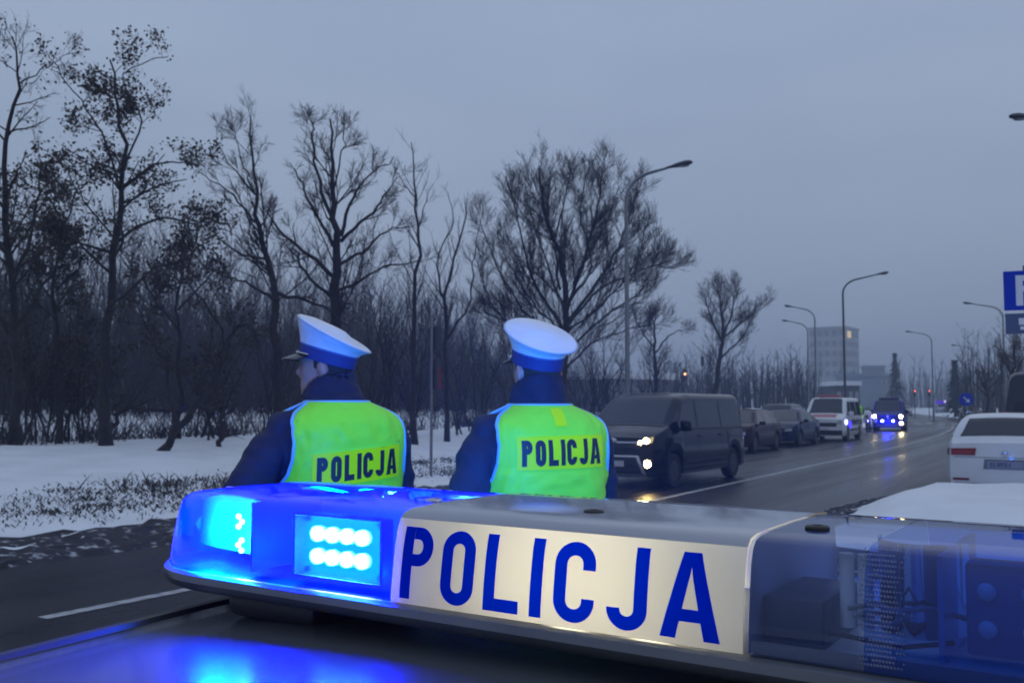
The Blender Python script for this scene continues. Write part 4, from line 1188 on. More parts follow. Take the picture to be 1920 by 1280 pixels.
# --- white estate car ahead on the right
pw = Vector((8.10, 16.0, 0)) + Vector((math.sin(TH0), math.cos(TH0), 0)) * 2.385
wg = Car('estate_car', 'white estate car seen from behind, parked beyond the snow heap', (pw.x, pw.y, 0), 29.5, WAG, M_white, 'car'); dress(wg, 'wag')
for sd in (1, -1):
    o = wg.end('tail_lamp', [(sd * .45, .80), (sd * .82, .80), (sd * .82, .91), (sd * .43, .92)], M_red, False, .012)
    wg.end('lamp_strip', [(sd * .48, .84), (sd * .80, .84), (sd * .80, .86), (sd * .48, .86)], mat('tail_strip', (.35, .04, .06), .2), False, .018, parent=o)
    wg.lowpatch('side_lamp', -2.33, -2.12, .80, .91, M_red, sd, .006)
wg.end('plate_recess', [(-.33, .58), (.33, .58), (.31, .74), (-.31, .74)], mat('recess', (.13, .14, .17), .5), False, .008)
pl = wg.end('number_plate', [(-.27, .595), (.27, .595), (.27, .71), (-.27, .71)], mat('plate_shade', (.20, .22, .34), .5), False, .016)  # white plate; its shade is put into this darker blue-grey colour
mb = MB()
letters('CI OPIIJ', lambda x, y, d: wg.warp(-wg.L / 2, -x, y) + Vector((-.018 - d, 0, 0)), .07, -.22, mat('plate_char', (.035, .04, .09), .5), pl, t=.18, gap=.22, stretch=1.0, name='plate_character', base=.618)
wg.end('rear_bumper', [(-.76, .22), (.76, .22), (.78, .34), (-.78, .34)], M_trim, False, .014)
for sd in (1, -1): wg.end('reflector', [(sd * .55, .38), (sd * .80, .38), (sd * .80, .42), (sd * .55, .42)], mat('reflector', (.12, .008, .012), .2), False, .012)
wg.end('tailgate_crease', [(-.78, .765), (.78, .765), (.78, .775), (-.78, .775)], mat('crease', (.22, .23, .25), .5), False, .008)
mb = MB(); mb.lathe([(.05, -.005), (.05, .008), (.035, .012)], 18, Matrix.Rotation(R(-90), 3, 'Y'), wg.warp(-wg.L / 2, 0, .84) + Vector((-.008, 0, 0))); mb.build('badge', M_chrome, wg.root)
for sd in (1, -1):
    mb = MB(); mb.tube([(-1.5, sd * .62, 1.505), (-.9, sd * .64, 1.525), (.1, sd * .64, 1.505)], .012, 6); mb.build('roof_rail', M_chrome, wg.root)
mb = MB(); mb.box((-2.28, .2, .18), (.2, .06, .06), bev=.02); mb.build('exhaust', M_trim, wg.root)
sedan_front(wg)

# --- tall dark van at the right edge
p = at(1950, 758, 23.0)
dk = dict(VAN); dk['top'] = ([-2.475, -2.42, -2.3, .55, .95, 1.75, 2.25, 2.475], [2.28, 2.33, 2.36, 2.36, 2.26, 1.30, 1.12, 1.0])
dvn = Car('delivery_van', 'tall dark blue van at the right edge above the white estate car', (p.x + .35, p.y, 0), 33, dk, mat('paint_navy', (.006, .009, .022), .35, coat=.4), 'van'); dress(dvn, 'van')

# ------------------------------------------------------------------ people
def remeshed(mb, voxel, smooth_it=4, name='m'):
    """fuse overlapping closed shells of one figure into a single continuous surface"""
    me = mb.mesh(name); bm = bmesh.new(); bm.from_mesh(me); bmesh.ops.recalc_face_normals(bm, faces=bm.faces); bm.to_mesh(me); bm.free()
    o = bpy.data.objects.new(name + '_tmp', me); COL.objects.link(o)
    r = o.modifiers.new('r', 'REMESH'); r.mode = 'VOXEL'; r.voxel_size = voxel; r.adaptivity = 0
    if smooth_it:
        q = o.modifiers.new('s', 'SMOOTH'); q.iterations = smooth_it; q.factor = .5
    dg = bpy.context.evaluated_depsgraph_get(); out = bpy.data.meshes.new_from_object(o.evaluated_get(dg), depsgraph=dg)
    bpy.data.objects.remove(o); out.name = name
    return out


def soft(zs, vs, k=.035): return smooth1(zs, vs, k)


TZ = [.74, .85, 1.0, 1.15, 1.3, 1.42, 1.48, 1.52, 1.55, 1.575, 1.60, 1.64]
T_a = soft(TZ, [.195, .19, .185, .192, .205, .214, .214, .196, .145, .076, .062, .06]); T_b = soft(TZ, [.16, .155, .15, .152, .16, .155, .142, .124, .104, .084, .074, .068])
T_y = soft(TZ, [0, 0, 0, 0, -.005, -.012, -.014, -.014, -.010, -.002, .004, .006]); EXP = 2 / 2.5


def torso(th, z, off=0.0):
    """th=0 back centre, positive to the person's right (viewer's right from behind)"""
    s, c = math.sin(th), math.cos(th)
    return Vector(((T_a(z) + off) * math.copysign(abs(s) ** EXP, s), T_y(z) - (T_b(z) + off) * math.copysign(abs(c) ** EXP, c), z))


def torso_x(x, z, off=0.0):
    q = max(-1, min(1, x / (T_a(z) + off))); th = math.asin(math.copysign(min(1, abs(q) ** (1 / EXP)), q)); return torso(th, z, off)


M_skin = mat('skin', (.42, .24, .18), .55, var=.08, vscale=20); M_hair = mat('hair', (.03, .022, .018), .8)
M_jack = mat('navy_jacket', (.006, .008, .034), .75, var=.25, vscale=7, bump=.35, bscale=9)
M_trou = mat('navy_trousers', (.010, .012, .024), .8, bump=.3, bscale=9); M_boot = mat('black_boot', (.01, .01, .01), .4)
M_vest = mat('lime_vest', (.31, 1.0, .03), .6, var=.04, vscale=6, bump=.25, bscale=7); M_panel = mat('lime_panel', (.72, 1.0, .0), .5, spec=.2)
M_vtrim = mat('reflective_piping', (.22, .50, .75), .35); M_vink = mat('black_print', (.006, .012, .020), .6)
M_capw = mat('white_cap', (.74, .76, .78), .7, var=.05, vscale=9, bump=.25, bscale=30); M_capb = mat('cap_band', (.02, .035, .16), .7); M_vis = mat('black_visor', (.01, .01, .011), .18)

HEADP = ([1.585, 1.60, 1.63, 1.66, 1.69, 1.72, 1.76, 1.79, 1.815, 1.83, 1.837],
         [.038, .052, .062, .068, .073, .076, .078, .073, .056, .030, .004], [.066, .090, .097, .096, .096, .098, .098, .088, .064, .032, .004], [.045, .055, .074, .088, .097, .102, .102, .095, .073, .040, .004])


def head_pt(th, z):
    """th=0 front"""
    hx, yf, yb = (float(np.interp(z, HEADP[0], HEADP[k])) for k in (1, 2, 3)); s, c = math.sin(th), math.cos(th)
    p = Vector((hx * math.copysign(abs(s) ** .9, s), (yf if c > 0 else yb) * math.copysign(abs(c) ** .9, c), z)); d = Vector((s, c, 0))
    th = (th + math.pi) % (2 * math.pi) - math.pi
    G = lambda a, sa, b, sb: math.exp(-((abs(th) - a) / sa) ** 2 - ((z - b) / sb) ** 2)
    b = .026 * G(0, .16, 1.682, .016) + .014 * G(0, .13, 1.702, .02) + .006 * math.exp(-((z - 1.728) / .01) ** 2 - (th / .6) ** 2) - .009 * G(.36, .2, 1.71, .012)
    b += .006 * G(0, .3, 1.648, .007) + .005 * G(0, .3, 1.635, .006) - .004 * G(0, .3, 1.6415, .004) + .008 * G(0, .3, 1.608, .012) + .004 * G(.75, .25, 1.685, .02)
    return p + d * b


def person(label, loc, face_deg, head_yaw=0, lean=0.0, scale=1.045, arms=None, panel_dz=0.0, cap='white', vest=True, lowres=False, group=None, vest_roll=0.0, fwd=0.0):
    HO = Vector((0, .018 + fwd, 0))
    vx = .007 if not lowres else .014
    arms = arms or {}
    # arm joints, person's left = -x when seen from behind with front = +y ... x>0 is the person's right
    J = {}
    for sd in (-1, 1):
        el, wr, hn = arms.get(sd, ((.30, -.03, 1.19), (.17, .20, 1.10), (.08, .25, 1.10)))
        J[sd] = [Vector((sd * .194, -.006, 1.470)), Vector((sd * el[0], el[1], el[2])), Vector((sd * wr[0], wr[1], wr[2])), Vector((sd * hn[0], hn[1], hn[2]))]
    yaw = Matrix.Rotation(R(head_yaw), 3, 'Z')
    mb = MB()
    # head + neck + trunk
    rows = [[yaw @ head_pt(2 * math.pi * k / 44, z) + HO for k in range(44)] for z in np.linspace(1.586, 1.836, 64)]
    k0 = len(mb.v); mb.grid(rows, closed_v=True); mb.f.append(tuple(range(k0, k0 + 44))); mb.f.append(tuple(k0 + 63 * 44 + i for i in range(44)))
    for sd in (-1, 1): mb.ell(yaw @ Vector((sd * .080, -.012, 1.692)) + HO, (.011, .021, .033), 10, 8, yaw @ Matrix.Rotation(R(-12), 3, 'X') @ Matrix.Rotation(R(sd * 18), 3, 'Z'))
    mb.tube([(0, -.012, 1.48), (0, -.004, 1.56), (0, .0 + fwd, 1.65)], [.075, .062, .058], 18)
    zr = np.linspace(.82, 1.55, 20); k0 = len(mb.v); mb.grid([[torso(2 * math.pi * k / 28, z, -.03) for k in range(28)] for z in zr], closed_v=True); mb.f.append(tuple(range(k0, k0 + 28))); mb.f.append(tuple(k0 + 19 * 28 + i for i in range(28)))
    for sd in (-1, 1):
        a = J[sd]; mb.tube([a[0] + Vector((-sd * .05, 0, 0)), a[0], a[0].lerp(a[1], .5), a[1], a[1].lerp(a[2], .35), a[2]], [.05, .054, .047, .040, .040, .029], 12)
        hd_ = (a[3] - a[2]).normalized(); up = Vector((0, 0, 1)); sdv = hd_.cross(up).normalized(); up2 = sdv.cross(hd_)
        Mh = Matrix((hd_, up2, sdv)).transposed(); mb.ell(a[2] + hd_ * .055, (.055, .042, .017), 12, 8, Mh)
        for fi, (dy, ln) in enumerate(((.030, .070), (.010, .080), (-.010, .075), (-.029, .060))):
            q = a[2] + hd_ * .085 + up2 * dy; inw = sdv * (-sd) * .5
            mb.tube([q, q + hd_ * ln * .45, q + (hd_ * .75 + inw * .35) * ln, q + (hd_ * .85 + inw) * ln], [.0105, .010, .009, .007], 8)
        q = a[2] + hd_ * .03 + up2 * .03; mb.tube([q, q + up2 * .025 + hd_ * .025, q + up2 * .035 + hd_ * .055], [.013, .011, .008], 8)
        mb.tube([(sd * .09, 0, .90), (sd * .10, 0, .75), (sd * .105, .01, .50), (sd * .11, -.01, .30), (sd * .115, -.01, .09)], [.085, .078, .055, .05, .038], 12)
        mb.tube([(sd * .115, -.05, .05), (sd * .12, .06, .045), (sd * .125, .15, .035)], [.035, .035, .028], 10)
    body = link('person', remeshed(mb, vx, 2, 'person'), M_skin)
    body.location = loc; body.rotation_euler = (lean, 0, R(-face_deg)); body.scale = (scale,) * 3; tag(body, label, 'person', group)
    # eyes
    for sd in (-1, 1):
        p = yaw @ (head_pt(sd * .36, 1.712) - Vector((0, .006, 0))) + HO; mb = MB(); mb.ell(p, (.010, .010, .007), 10, 8); mb.build('eye', mat('eye', (.25, .24, .24), .2), body)
    # hair fringe under the cap
    mb = MB(); mb.grid([[yaw @ (head_pt(math.pi + t, z) * 1.0 + Vector((math.sin(math.pi + t), math.cos(math.pi + t), 0)) * .004) + HO for t in np.linspace(-1.75 + max(0, 1.70 - z) * 14, 1.75 - max(0, 1.70 - z) * 14, 20)] for z in np.linspace(1.665, 1.77, 10)])
    mb.build('hair', M_hair, body, fix=False)
    # trousers and boots
    mb = MB(); k0 = len(mb.v); zr = np.linspace(.80, 1.02, 8); mb.grid([[torso(2 * math.pi * k / 28, z, -.008) for k in range(28)] for z in zr], closed_v=True); mb.f.append(tuple(range(k0, k0 + 28))); mb.f.append(tuple(k0 + 7 * 28 + i for i in range(28)))
    for sd in (-1, 1): mb.tube([(sd * .092, 0, .90), (sd * .10, 0, .74), (sd * .105, .012, .50), (sd * .11, -.005, .28), (sd * .115, -.01, .07)], [.115, .105, .085, .078, .076], 14)
    link('trousers', remeshed(mb, .014, 3, 'trousers'), M_trou, body)
    for sd in (-1, 1):
        mb = MB(); mb.tube([(sd * .115, -.015, .22), (sd * .115, -.012, .10), (sd * .115, 0, .05)], [.058, .056, .05], 14); mb.tube([(sd * .115, -.07, .048), (sd * .118, .05, .05), (sd * .125, .17, .038), (sd * .127, .20, .032)], [.046, .048, .042, .022], 12)
        mb.box((sd * .12, .055, .012), (.095, .29, .024), bev=.008); link('boot', remeshed(mb, .010, 3, 'boot'), M_boot, body)
    # jacket with sleeves and standing collar
    mb = MB(); zr = np.linspace(.76, 1.60, 40); n = 48
    def fold(th, z): return .004 * math.sin(9 * z * 6 + 3 * math.sin(th * 2)) + .004 * math.sin(th * 5 + z * 14)
    k0 = len(mb.v); mb.grid([[torso(2 * math.pi * k / n, z, .012 + fold(2 * math.pi * k / n, z)) for k in range(n)] for z in zr], closed_v=True); mb.f.append(tuple(range(k0, k0 + n))); mb.f.append(tuple(k0 + 39 * n + i for i in range(n)))
    for sd in (-1, 1):
        a = J[sd]; q = catmull([a[0] + Vector((-sd * .05, 0, .01)), a[0] + Vector((sd * .012, 0, -.01)), a[0].lerp(a[1], .5) + Vector((sd * .012, -.004, 0)), a[1], a[1].lerp(a[2], .5), a[2]], 36)
        rr = np.interp(np.linspace(0, 1, 37), [0, .15, .4, .6, .8, 1], [.058, .070, .070, .064, .057, .048]) + .0035 * np.sin(np.linspace(0, 46, 37)) + .002 * np.sin(np.linspace(0, 23, 37) + sd)
        mb.tube(q, list(rr), 18)
    rows = []
    for z, r0 in ((1.53, .106), (1.575, .102), (1.63, .101), (1.665, .100), (1.695, .099)):
        rows.append([Vector((r0 * math.sin(t), (r0 + .006) * -math.cos(t) + .008 + (z - 1.545) * .12 + fwd * .6 * max(0, z - 1.55) / .12, z - .105 * ((1 - math.cos(t - R(head_yaw) * .5)) / 2) ** 1.3 * (z - 1.545) / .145)) for t in [2 * math.pi * k / 36 for k in range(36)]])
    inner = [[Vector((p.x * .86, (p.y - .008) * .86 + .008, p.z)) for p in row] for row in rows[::-1]]
    mb.grid(rows + inner, closed_v=True, closed_u=True)
    jm = remeshed(mb, .009 if not lowres else .016, 3, 'jacket')
    cn = [(v.co.copy(), v.normal.copy()) for v in jm.vertices]; nc = []
    for c, nr in cn:
        f = mnoise(Vector((c.x * 9, c.y * 9, c.z * 16))) + .6 * mnoise(Vector((c.x * 22, c.y * 22, c.z * 30)))
        nc += list(c + nr * (.0085 * f) * (1 if abs(c.x) > .17 or c.z > 1.53 else .3))
    jm.vertices.foreach_set('co', nc); jm.update()
    link('jacket', jm, M_jack, body)
    if vest: make_vest(body, panel_dz, lowres, vest_roll)
    make_cap(body, yaw, cap, fwd)
    return body


def th_arm(z):
    return float(np.interp(z, [1.0, 1.26, 1.29, 1.33, 1.38, 1.44, 1.49, 1.525, 1.55, 1.58], [1.5708, 1.5708, 1.40, 1.16, 1.03, .98, 1.02, 1.16, 1.36, 1.5708]))


def make_vest(body, dz, lowres, roll):
    off = .024; zs = list(np.linspace(.84, 1.26, 40)) + list(np.linspace(1.265, 1.578, 64)); n = 60; sd0 = body.location.x * 7
    for nm, front in (('vest', False), ('vest_front', True)):
        rows = []
        for z in zs:
            ta = th_arm(z); row = []
            for k in range(n + 1):
                u = -1 + 2 * k / n; th = u * ta + (math.pi if front else 0)
                flat = sm(1.32 + dz, 1.35 + dz, z) * (1 - sm(1.455 + dz, 1.50 + dz, z)) * (1 if abs(u) < .85 else .5)
                q1 = mnoise(Vector((u * 2.2 + 1.5 * z, z * 9 + sd0, 1.3))); q2 = 1 - abs(mnoise(Vector((u * 3.0 - 2.2 * z, z * 7 + u * 1.5 + sd0, 4.1)))) * 2.2
                ripple = (.009 * q1 + .006 * max(0, q2) + .004 * mnoise(Vector((u * 8, z * 26, sd0)))) * (1 - .85 * flat) * (1 - sm(1.54, 1.578, z))
                zz = z
                row.append(torso(th, zz, off + ripple))
            rows.append(row)
        mb = MB(); mb.grid(rows)
        o = mb.build(nm, M_vest, body, fix=False)
        sol = o.modifiers.new('s', 'SOLIDIFY'); sol.thickness = .004; sol.offset = 0
        if not front: main = o
        if lowres: continue
        # piping along both armholes and round the neck
        for sd in (-1, 1):
            mbp = MB(); pts = [torso(sd * th_arm(z) + (math.pi if front else 0), z, off + .004) for z in zs if z > 1.255]; mbp.tube(pts, .0062, 8); mbp.build('piping', M_vtrim, o)
        mbp = MB(); mbp.tube([torso(t + (math.pi if front else 0), 1.578, off + .002) for t in np.linspace(-1.57, 1.57, 20)], .0042, 8); mbp.build('piping', M_vtrim, o)
    if lowres: return
    z0, z1 = 1.344 + dz, 1.455 + dz; po = off + .0105
    rz = lambda x, z: z + math.tan(roll) * x
    mb = MB(); mb.grid([[torso_x(x, rz(x, z), po) for x in np.linspace(-.163, .163, 25)] for z in np.linspace(z0, z1, 7)]); pn = mb.build('panel', M_panel, main, fix=False)
    H = .087; W_ = text_width('POLICJA', H, .16); st = .298 / W_
    letters('POLICJA', lambda x, y, d: torso_x(x, rz(x, y), po + .001 + d), H, -.149, M_vink, main, t=.225, gap=.16, stretch=st, depth=.0008, base=z0 + .012)
    # loop tab under the collar, seam below the panel
    if dz > 0:
        mb = MB(); mb.grid([[torso_x(x, z, off + .009) for x in (-.022, -.007, .007, .022)] for z in np.linspace(1.505, 1.566, 6)]); mb.build('loop_tab', M_panel, main, fix=False)
    mb = MB(); mb.tube([torso_x(x, 1.318 + dz, off + .003) for x in np.linspace(-.17, .17, 16)], .0022, 6); mb.build('seam', M_vest, main)


def make_cap(body, yaw, style, fwd=0.0):
    O = Vector((0, .012 + fwd, 1.748)); T = yaw @ Matrix.Rotation(R(13), 3, 'X')
    def put(p): return T @ Vector(p) + yaw @ Vector((0, .0, 0)) + O
    N = 48; ang = [2 * math.pi * k / N for k in range(N)]      # 0 = front
    rx, ry = .088, .108
    def ring(a, b, zf, zb, cy=0.0): return [put((a * math.sin(t), b * math.cos(t) + cy, (zf + zb) / 2 + (zf - zb) / 2 * math.cos(t))) for t in ang]
    mb = MB(); mb.grid([ring(rx - .004, ry - .004, -.020, -.030), ring(rx, ry, -.022, -.032), ring(rx + .002, ry + .002, .0, -.006), ring(rx + .001, ry + .001, .026, .014)], closed_v=True)
    band = mb.build('cap_band', M_capb, body)
    mb = MB(); mb.grid([ring(rx + .002, ry + .002, .022, .010), ring(rx + .010, ry + .010, .050, .022), ring(rx + .026, ry + .024, .085, .032, -.002), ring(rx + .038, ry + .034, .112, .036, -.004), ring(rx + .041, ry + .036, .119, .040, -.005), ring(rx + .037, ry + .032, .124, .046, -.005),
                        ring(.085, .095, .123, .058, -.004), ring(.04, .045, .114, .092, -.003), ring(.002, .002, .106, .105, 0)], closed_v=True)
    mb.build('cap_crown', M_capw if style == 'white' else mat('cap_dark', (.015, .016, .03), .7), body)
    mb = MB(); rr_ = ring(rx + .0425, ry + .0375, .119, .040, -.005); mb.tube(rr_ + rr_[:1], .0028, 6, cap=False); mb.build('cap_piping', mat('cap_piping', (.45, .47, .5), .6), body)
    mb = MB(); rr_ = ring(rx + .003, ry + .003, .025, .013); mb.tube(rr_ + rr_[:1], .0022, 6, cap=False); mb.build('cap_piping', mat('cap_piping_blue', (.03, .06, .3), .6), body)
    mb = MB(); rows = []
    for q in np.linspace(0, 1, 6):
        rows.append([put(((rx + .001 + .020 * q) * math.sin(t), (ry + .001) * math.cos(t) + .058 * q * max(0, math.cos(t)) ** 1.0, -.020 - .030 * q * math.cos(t * .8) - .004 * q)) for t in np.linspace(-1.15, 1.15, 22)])
    mb.grid(rows); v = mb.build('visor', M_vis, body, fix=False); sol = v.modifiers.new('s', 'SOLIDIFY'); sol.thickness = .004
    mb = MB(); mb.tube([put(((rx + .006) * math.sin(t), (ry + .008) * math.cos(t), -.012)) for t in np.linspace(-1.25, 1.25, 18)], .004, 6); mb.build('chin_strap', M_chrome if style == 'white' else M_vis, body)


OFY = 3.6
p = at(631, 758, OFY); armsL = {-1: ((.385, -.03, 1.20), (.22, .20, 1.08), (.12, .25, 1.07)), 1: ((.262, .03, 1.18), (.16, .24, 1.08), (.06, .28, 1.08))}
person('officer in lime vest turned left in profile, wearing a tilted white-topped cap', (p.x + .0, p.y, .012), -35, head_yaw=44, arms=armsL, panel_dz=-.040, vest_roll=R(5), fwd=.065)
p = at(1011, 758, OFY); person('officer in lime vest with back to us, standing nearest to the dark van', (p.x, p.y, 0), -24, head_yaw=4, arms={-1: ((.315, -.05, 1.18), (.20, .18, 1.08), (.10, .25, 1.07)), 1: armsL[1]}, panel_dz=.018, vest_roll=R(1))
pp = at(1609, 758, 57); pp.z = 0
person('distant person in dark cap and yellow-green vest standing beside the white van', pp, heading(57) + 150, cap='dark', lowres=True, scale=1.0)

# ------------------------------------------------------------------ police motorcycle beside the approaching van
pm = at(1628, 758, 59); pm.z = 0; root = empty('motorcycle', pm, R(90 - heading(60) - 180)); tag(root, 'pale motorcycle with windscreen parked left of the approaching blue-lit van', 'motorcycle')
Mx = Matrix.Rotation(R(90), 3, 'X')
for x in (.72, -.72):
    mb = MB(); mb.lathe([(.20, -.05), (.29, -.06), (.31, 0), (.29, .06), (.20, .05)], 24, Mx, (x, 0, .31)); wh = mb.build('wheel', M_tyre, root)
    mb = MB(); mb.lathe([(.20, -.03), (.05, -.04), (.05, .04), (.20, .03)], 20, Mx, (x, 0, .31)); mb.build('rim', M_rim, wh)
mb = MB(); mb.tube([(.72, .0, .31), (.5, 0, .85), (.45, 0, 1.0)], .04, 8); mb.build('fork', M_chrome, root)
mb = MB(); mb.tube([(.55, 0, .75), (.35, 0, .90), (0, 0, .88), (-.25, 0, .75)], [.12, .2, .19, .12], 14); mb.build('fuel_tank', M_white, root)
mb = MB(); mb.tube([(.75, 0, .95), (.62, 0, 1.0), (.5, 0, 1.05), (.35, 0, 1.0)], [.10, .24, .26, .15], 14); mb.build('fairing', M_white, root)
mb = MB(); mb.grid([[Vector((.62 - .22 * v, .20 * u * (1 - .3 * v), 1.12 + .36 * v - .05 * u * u)) for u in np.linspace(-1, 1, 7)] for v in np.linspace(0, 1, 5)]); mb.build('windscreen', M_lens, root)
mb = MB(); mb.tube([(-.05, 0, .82), (-.4, 0, .82), (-.75, 0, .90)], [.13, .15, .10], 12, flat=.6); mb.build('seat', M_blk, root)
mb = MB(); mb.box((.05, 0, .48), (.55, .32, .38), bev=.06); mb.build('engine', M_rim, root)
for sd in (-1, 1):
    mb = MB(); mb.box((-.62, sd * .30, .70), (.5, .2, .34), bev=.05); mb.build('pannier', M_white, root)
    mb = MB(); mb.tube([(.42, sd * .08, 1.04), (.36, sd * .3, 1.08), (.28, sd * .4, 1.05)], .016, 8); mb.build('handlebar', M_blk, root)
mb = MB(); mb.ell((.86, 0, .95), (.05, .09, .09), 12, 8); mb.build('headlamp', M_lens, root)
mb = MB(); mb.tube([(0, .1, .3), (-.1, .28, .02)], .015, 6); mb.build('side_stand', M_blk, root)

# ------------------------------------------------------------------ the police car we look over
U = Vector((.830, -.557, 0)); V_ = Vector((.557, .830, 0)); BARZ = 1.449
BO = Vector((.107, 1.007, BARZ)); ANG = math.atan2(U.y, U.x)
PCAR = dict(HAT); PCAR = dict(HAT, L=4.32, W=1.80, top=([-2.16, -2.05, -1.95, -1.75, -1.5, -.5, .05, .60, .9, 1.45, 1.8, 2.16], [.95, 1.05, 1.12, 1.28, 1.340, 1.364, 1.386, 1.388, 1.31, 1.0, .90, .70]), tumble=.50, inset=.06, crown=.024, soft=.2)
M_pol = mat('paint_police_silver', (.14, .15, .17), .26, .3, coat=.3, var=.03, vscale=3)
cx = BO - V_ * .05; pc = Car('police_car', 'silver police car whose blue-lit roof carries the light bar in the foreground', (cx.x, cx.y, 0), 33.9, PCAR, M_pol, 'police car')
dress(pc, 'hat'); sedan_front(pc); sedan_rear(pc)
for sd in (1, -1):
    pc.lowpatch('blue_stripe', -2.0, 1.9, .72, .86, M_blue, sd, .005, 24)
    rows = []
    for i in range(33):
        x = -1.45 + 2.05 * i / 32; h = pc.hw(x); zt = pc.top(x); bl_ = min(pc.blt(x), zt - .005); g_ = zt - bl_; yi = h * .955 - pc.tumble * g_ - pc.inset
        rows.append([Vector((x, sd * (yi - .004 - w0), zt + q)) for w0, q in ((-.002, .002), (.004, .009), (.016, .009), (.022, .004))])
    mb = MB(); mb.grid(rows); mb.build('roof_moulding', mat('rubber_strip', (.02, .02, .022), .45), pc.root)
    for x in (.45, -.95):
        h = pc.hw(x)
mb = MB(); mb.tube([(-1.42, 0, 1.36), (-1.47, 0, 1.40), (-1.62, 0, 1.52)], [.02, .012, .003], 8); mb.build('aerial', M_blk, pc.root)

# ------------------------------------------------------------------ light bar
LBR = empty('light_bar', BO, ANG); tag(LBR, 'police light bar with lit blue left side, white lettered centre and unlit right side', 'light bar')
HL = .632
T_lens = thin('blue_lens_lit', (.03, .26, 1.0), w_transl=.30, transl=(.0, .03, .95), gloss=.05, rough=.06)
T_clear = thin('blue_lens_unlit', (.22, .46, 1.0), w_transl=.24, transl=(.008, .08, .72), gloss=.08, rough=.04)
T_pale = thin('pale_lens', (.74, .82, 1.0), w_transl=.16, transl=(.20, .30, .85), gloss=.08, rough=.04)
M_tray = mat('tray_aluminium', (.20, .21, .23), .35, .7, var=.1, vscale=8)
PROF = [(a, b * .905) for a, b in [(-1.0, 0), (-1.0, .008), (-.985, .03), (-.955, .06), (-.925, .080), (-.89, .091), (-.84, .0975), (-.75, .1005), (-.5, .102), (0, .1025)]]
PROF = PROF + [(-a, b) for a, b in PROF[-2::-1]]


def hd_(x):
    t = max(0, (abs(x) - (HL - .15)) / .15); return .135 * (1 - .55 * t ** 2.6)


def hz_(x):
    t = max(0, (abs(x) - (HL - .09)) / .09); return 1 - .22 * t ** 2.0


def barpt(x, j, sc=1.0, off=0.0):
    f, z = PROF[j]; t = max(0, (abs(x) - (HL - .12)) / .12)
    return Vector((x * (1 - .030 * t * (z / .1)), f * (hd_(x) * sc + off), z * hz_(x) + (off if z > .05 else 0)))


def near(x, z, d=0.0):
    """point on the face turned to the camera"""
    zs = [b for a, b in PROF[:10]]; fs = [a for a, b in PROF[:10]]
    return Vector((x, float(np.interp(z, zs, fs)) * .135 - d, z))


def shell(name, x0, x1, m, n, off=0.0, cap0=False, cap1=False):
    mb = MB(); xs = np.linspace(x0, x1, n + 1); rows = [[barpt(x, j, 1, off) for j in range(len(PROF))] for x in xs]
    mb.grid(rows); K = len(PROF)
    if cap0: mb.f.append(tuple(range(K)))
    if cap1: mb.f.append(tuple(n * K + i for i in range(K))[::-1])
    return mb.build(name, m, LBR)


PX = .187
lensL = shell('blue_lens', -HL, -PX - .001, T_lens, 26, cap0=True); tag(lensL, 'lit glowing blue lens')
lensM = shell('pale_lens', PX + .001, PX + .093, T_pale, 6); lensR = shell('blue_lens', PX + .094, HL, T_clear, 24, cap1=True); tag(lensR, 'unlit dark blue lens')
T_white = thin('white_panel', (.0, .0, .0), w_transl=1.0, transl=(.80, .80, .78), gloss=.35, rough=.10)
for nm, j0, j1, mm in (('centre_panel', 0, 5, T_white), ('centre_top', 5, 13, mat('top_plastic', (.34, .35, .39), .10, spec=.5)), ('back_panel', 13, 18, T_white)):
    mb = MB(); mb.grid([[barpt(x, j, 1, .0012) for j in range(j0, j1 + 1)] for x in np.linspace(-PX, PX, 17)]); mb.build(nm, mm, LBR)
# lettering on the panel
Hh = .0705; Wt = text_width('POLICJA', Hh, .16); st = .343 / Wt
T_ink = thin('blue_print', (0, 0, 0), w_transl=1.0, transl=(.0, .035, 1.0), gloss=.0, rough=.15, df_=.12)
lt, _ = letters('POLICJA', lambda x, y, d: near(x, y, .0016 + d), Hh, -.175, T_ink, LBR, t=.168, gap=.16, stretch=st, depth=.0006, base=.0055, film=True)
lt2, _ = letters('POLICJA', lambda x, y, d: Vector((-near(x, y).x, -near(x, y, .0016 + d).y, y)), Hh, -.175, T_ink, LBR, t=.168, gap=.16, stretch=st, depth=.0006, base=.0055, film=True)
# tray with lip, following the plan of the bar
mb = MB(); xs = np.linspace(-HL - .004, HL + .004, 60); rows = []
for x in xs:
    h = hd_(min(HL, max(-HL, x))) + .004
    rows.append([Vector((x, f * h, z)) for f, z in ((-1.0, -.001), (-1.04, -.003), (-1.045, -.011), (-1.0, -.019), (-.93, -.024), (.93, -.024), (1.0, -.019), (1.045, -.011), (1.04, -.003), (1.0, -.001))])
mb.grid(rows, closed_v=True); mb.f.append(tuple(range(10))); mb.f.append(tuple(59 * 10 + i for i in range(10))[::-1]); mb.build('tray', M_tray, LBR)
for x in (-.41, .41):
    mb = MB(); mb.box((x, -.005, -.040), (.15, .19, .034), bev=.012); mb.build('mounting_foot', M_blk, LBR)
for x in (-.205, .0, PX + .035): # cover bolts
    mb = MB(); mb.lathe([(.0105, .0915), (.0105, .0945), (.009, .096), (.005, .096), (.004, .0945)], 16, None, (x + .0, -.045, 0)); mb.build('bolt', M_chrome if x < 0 else M_trim, LBR)
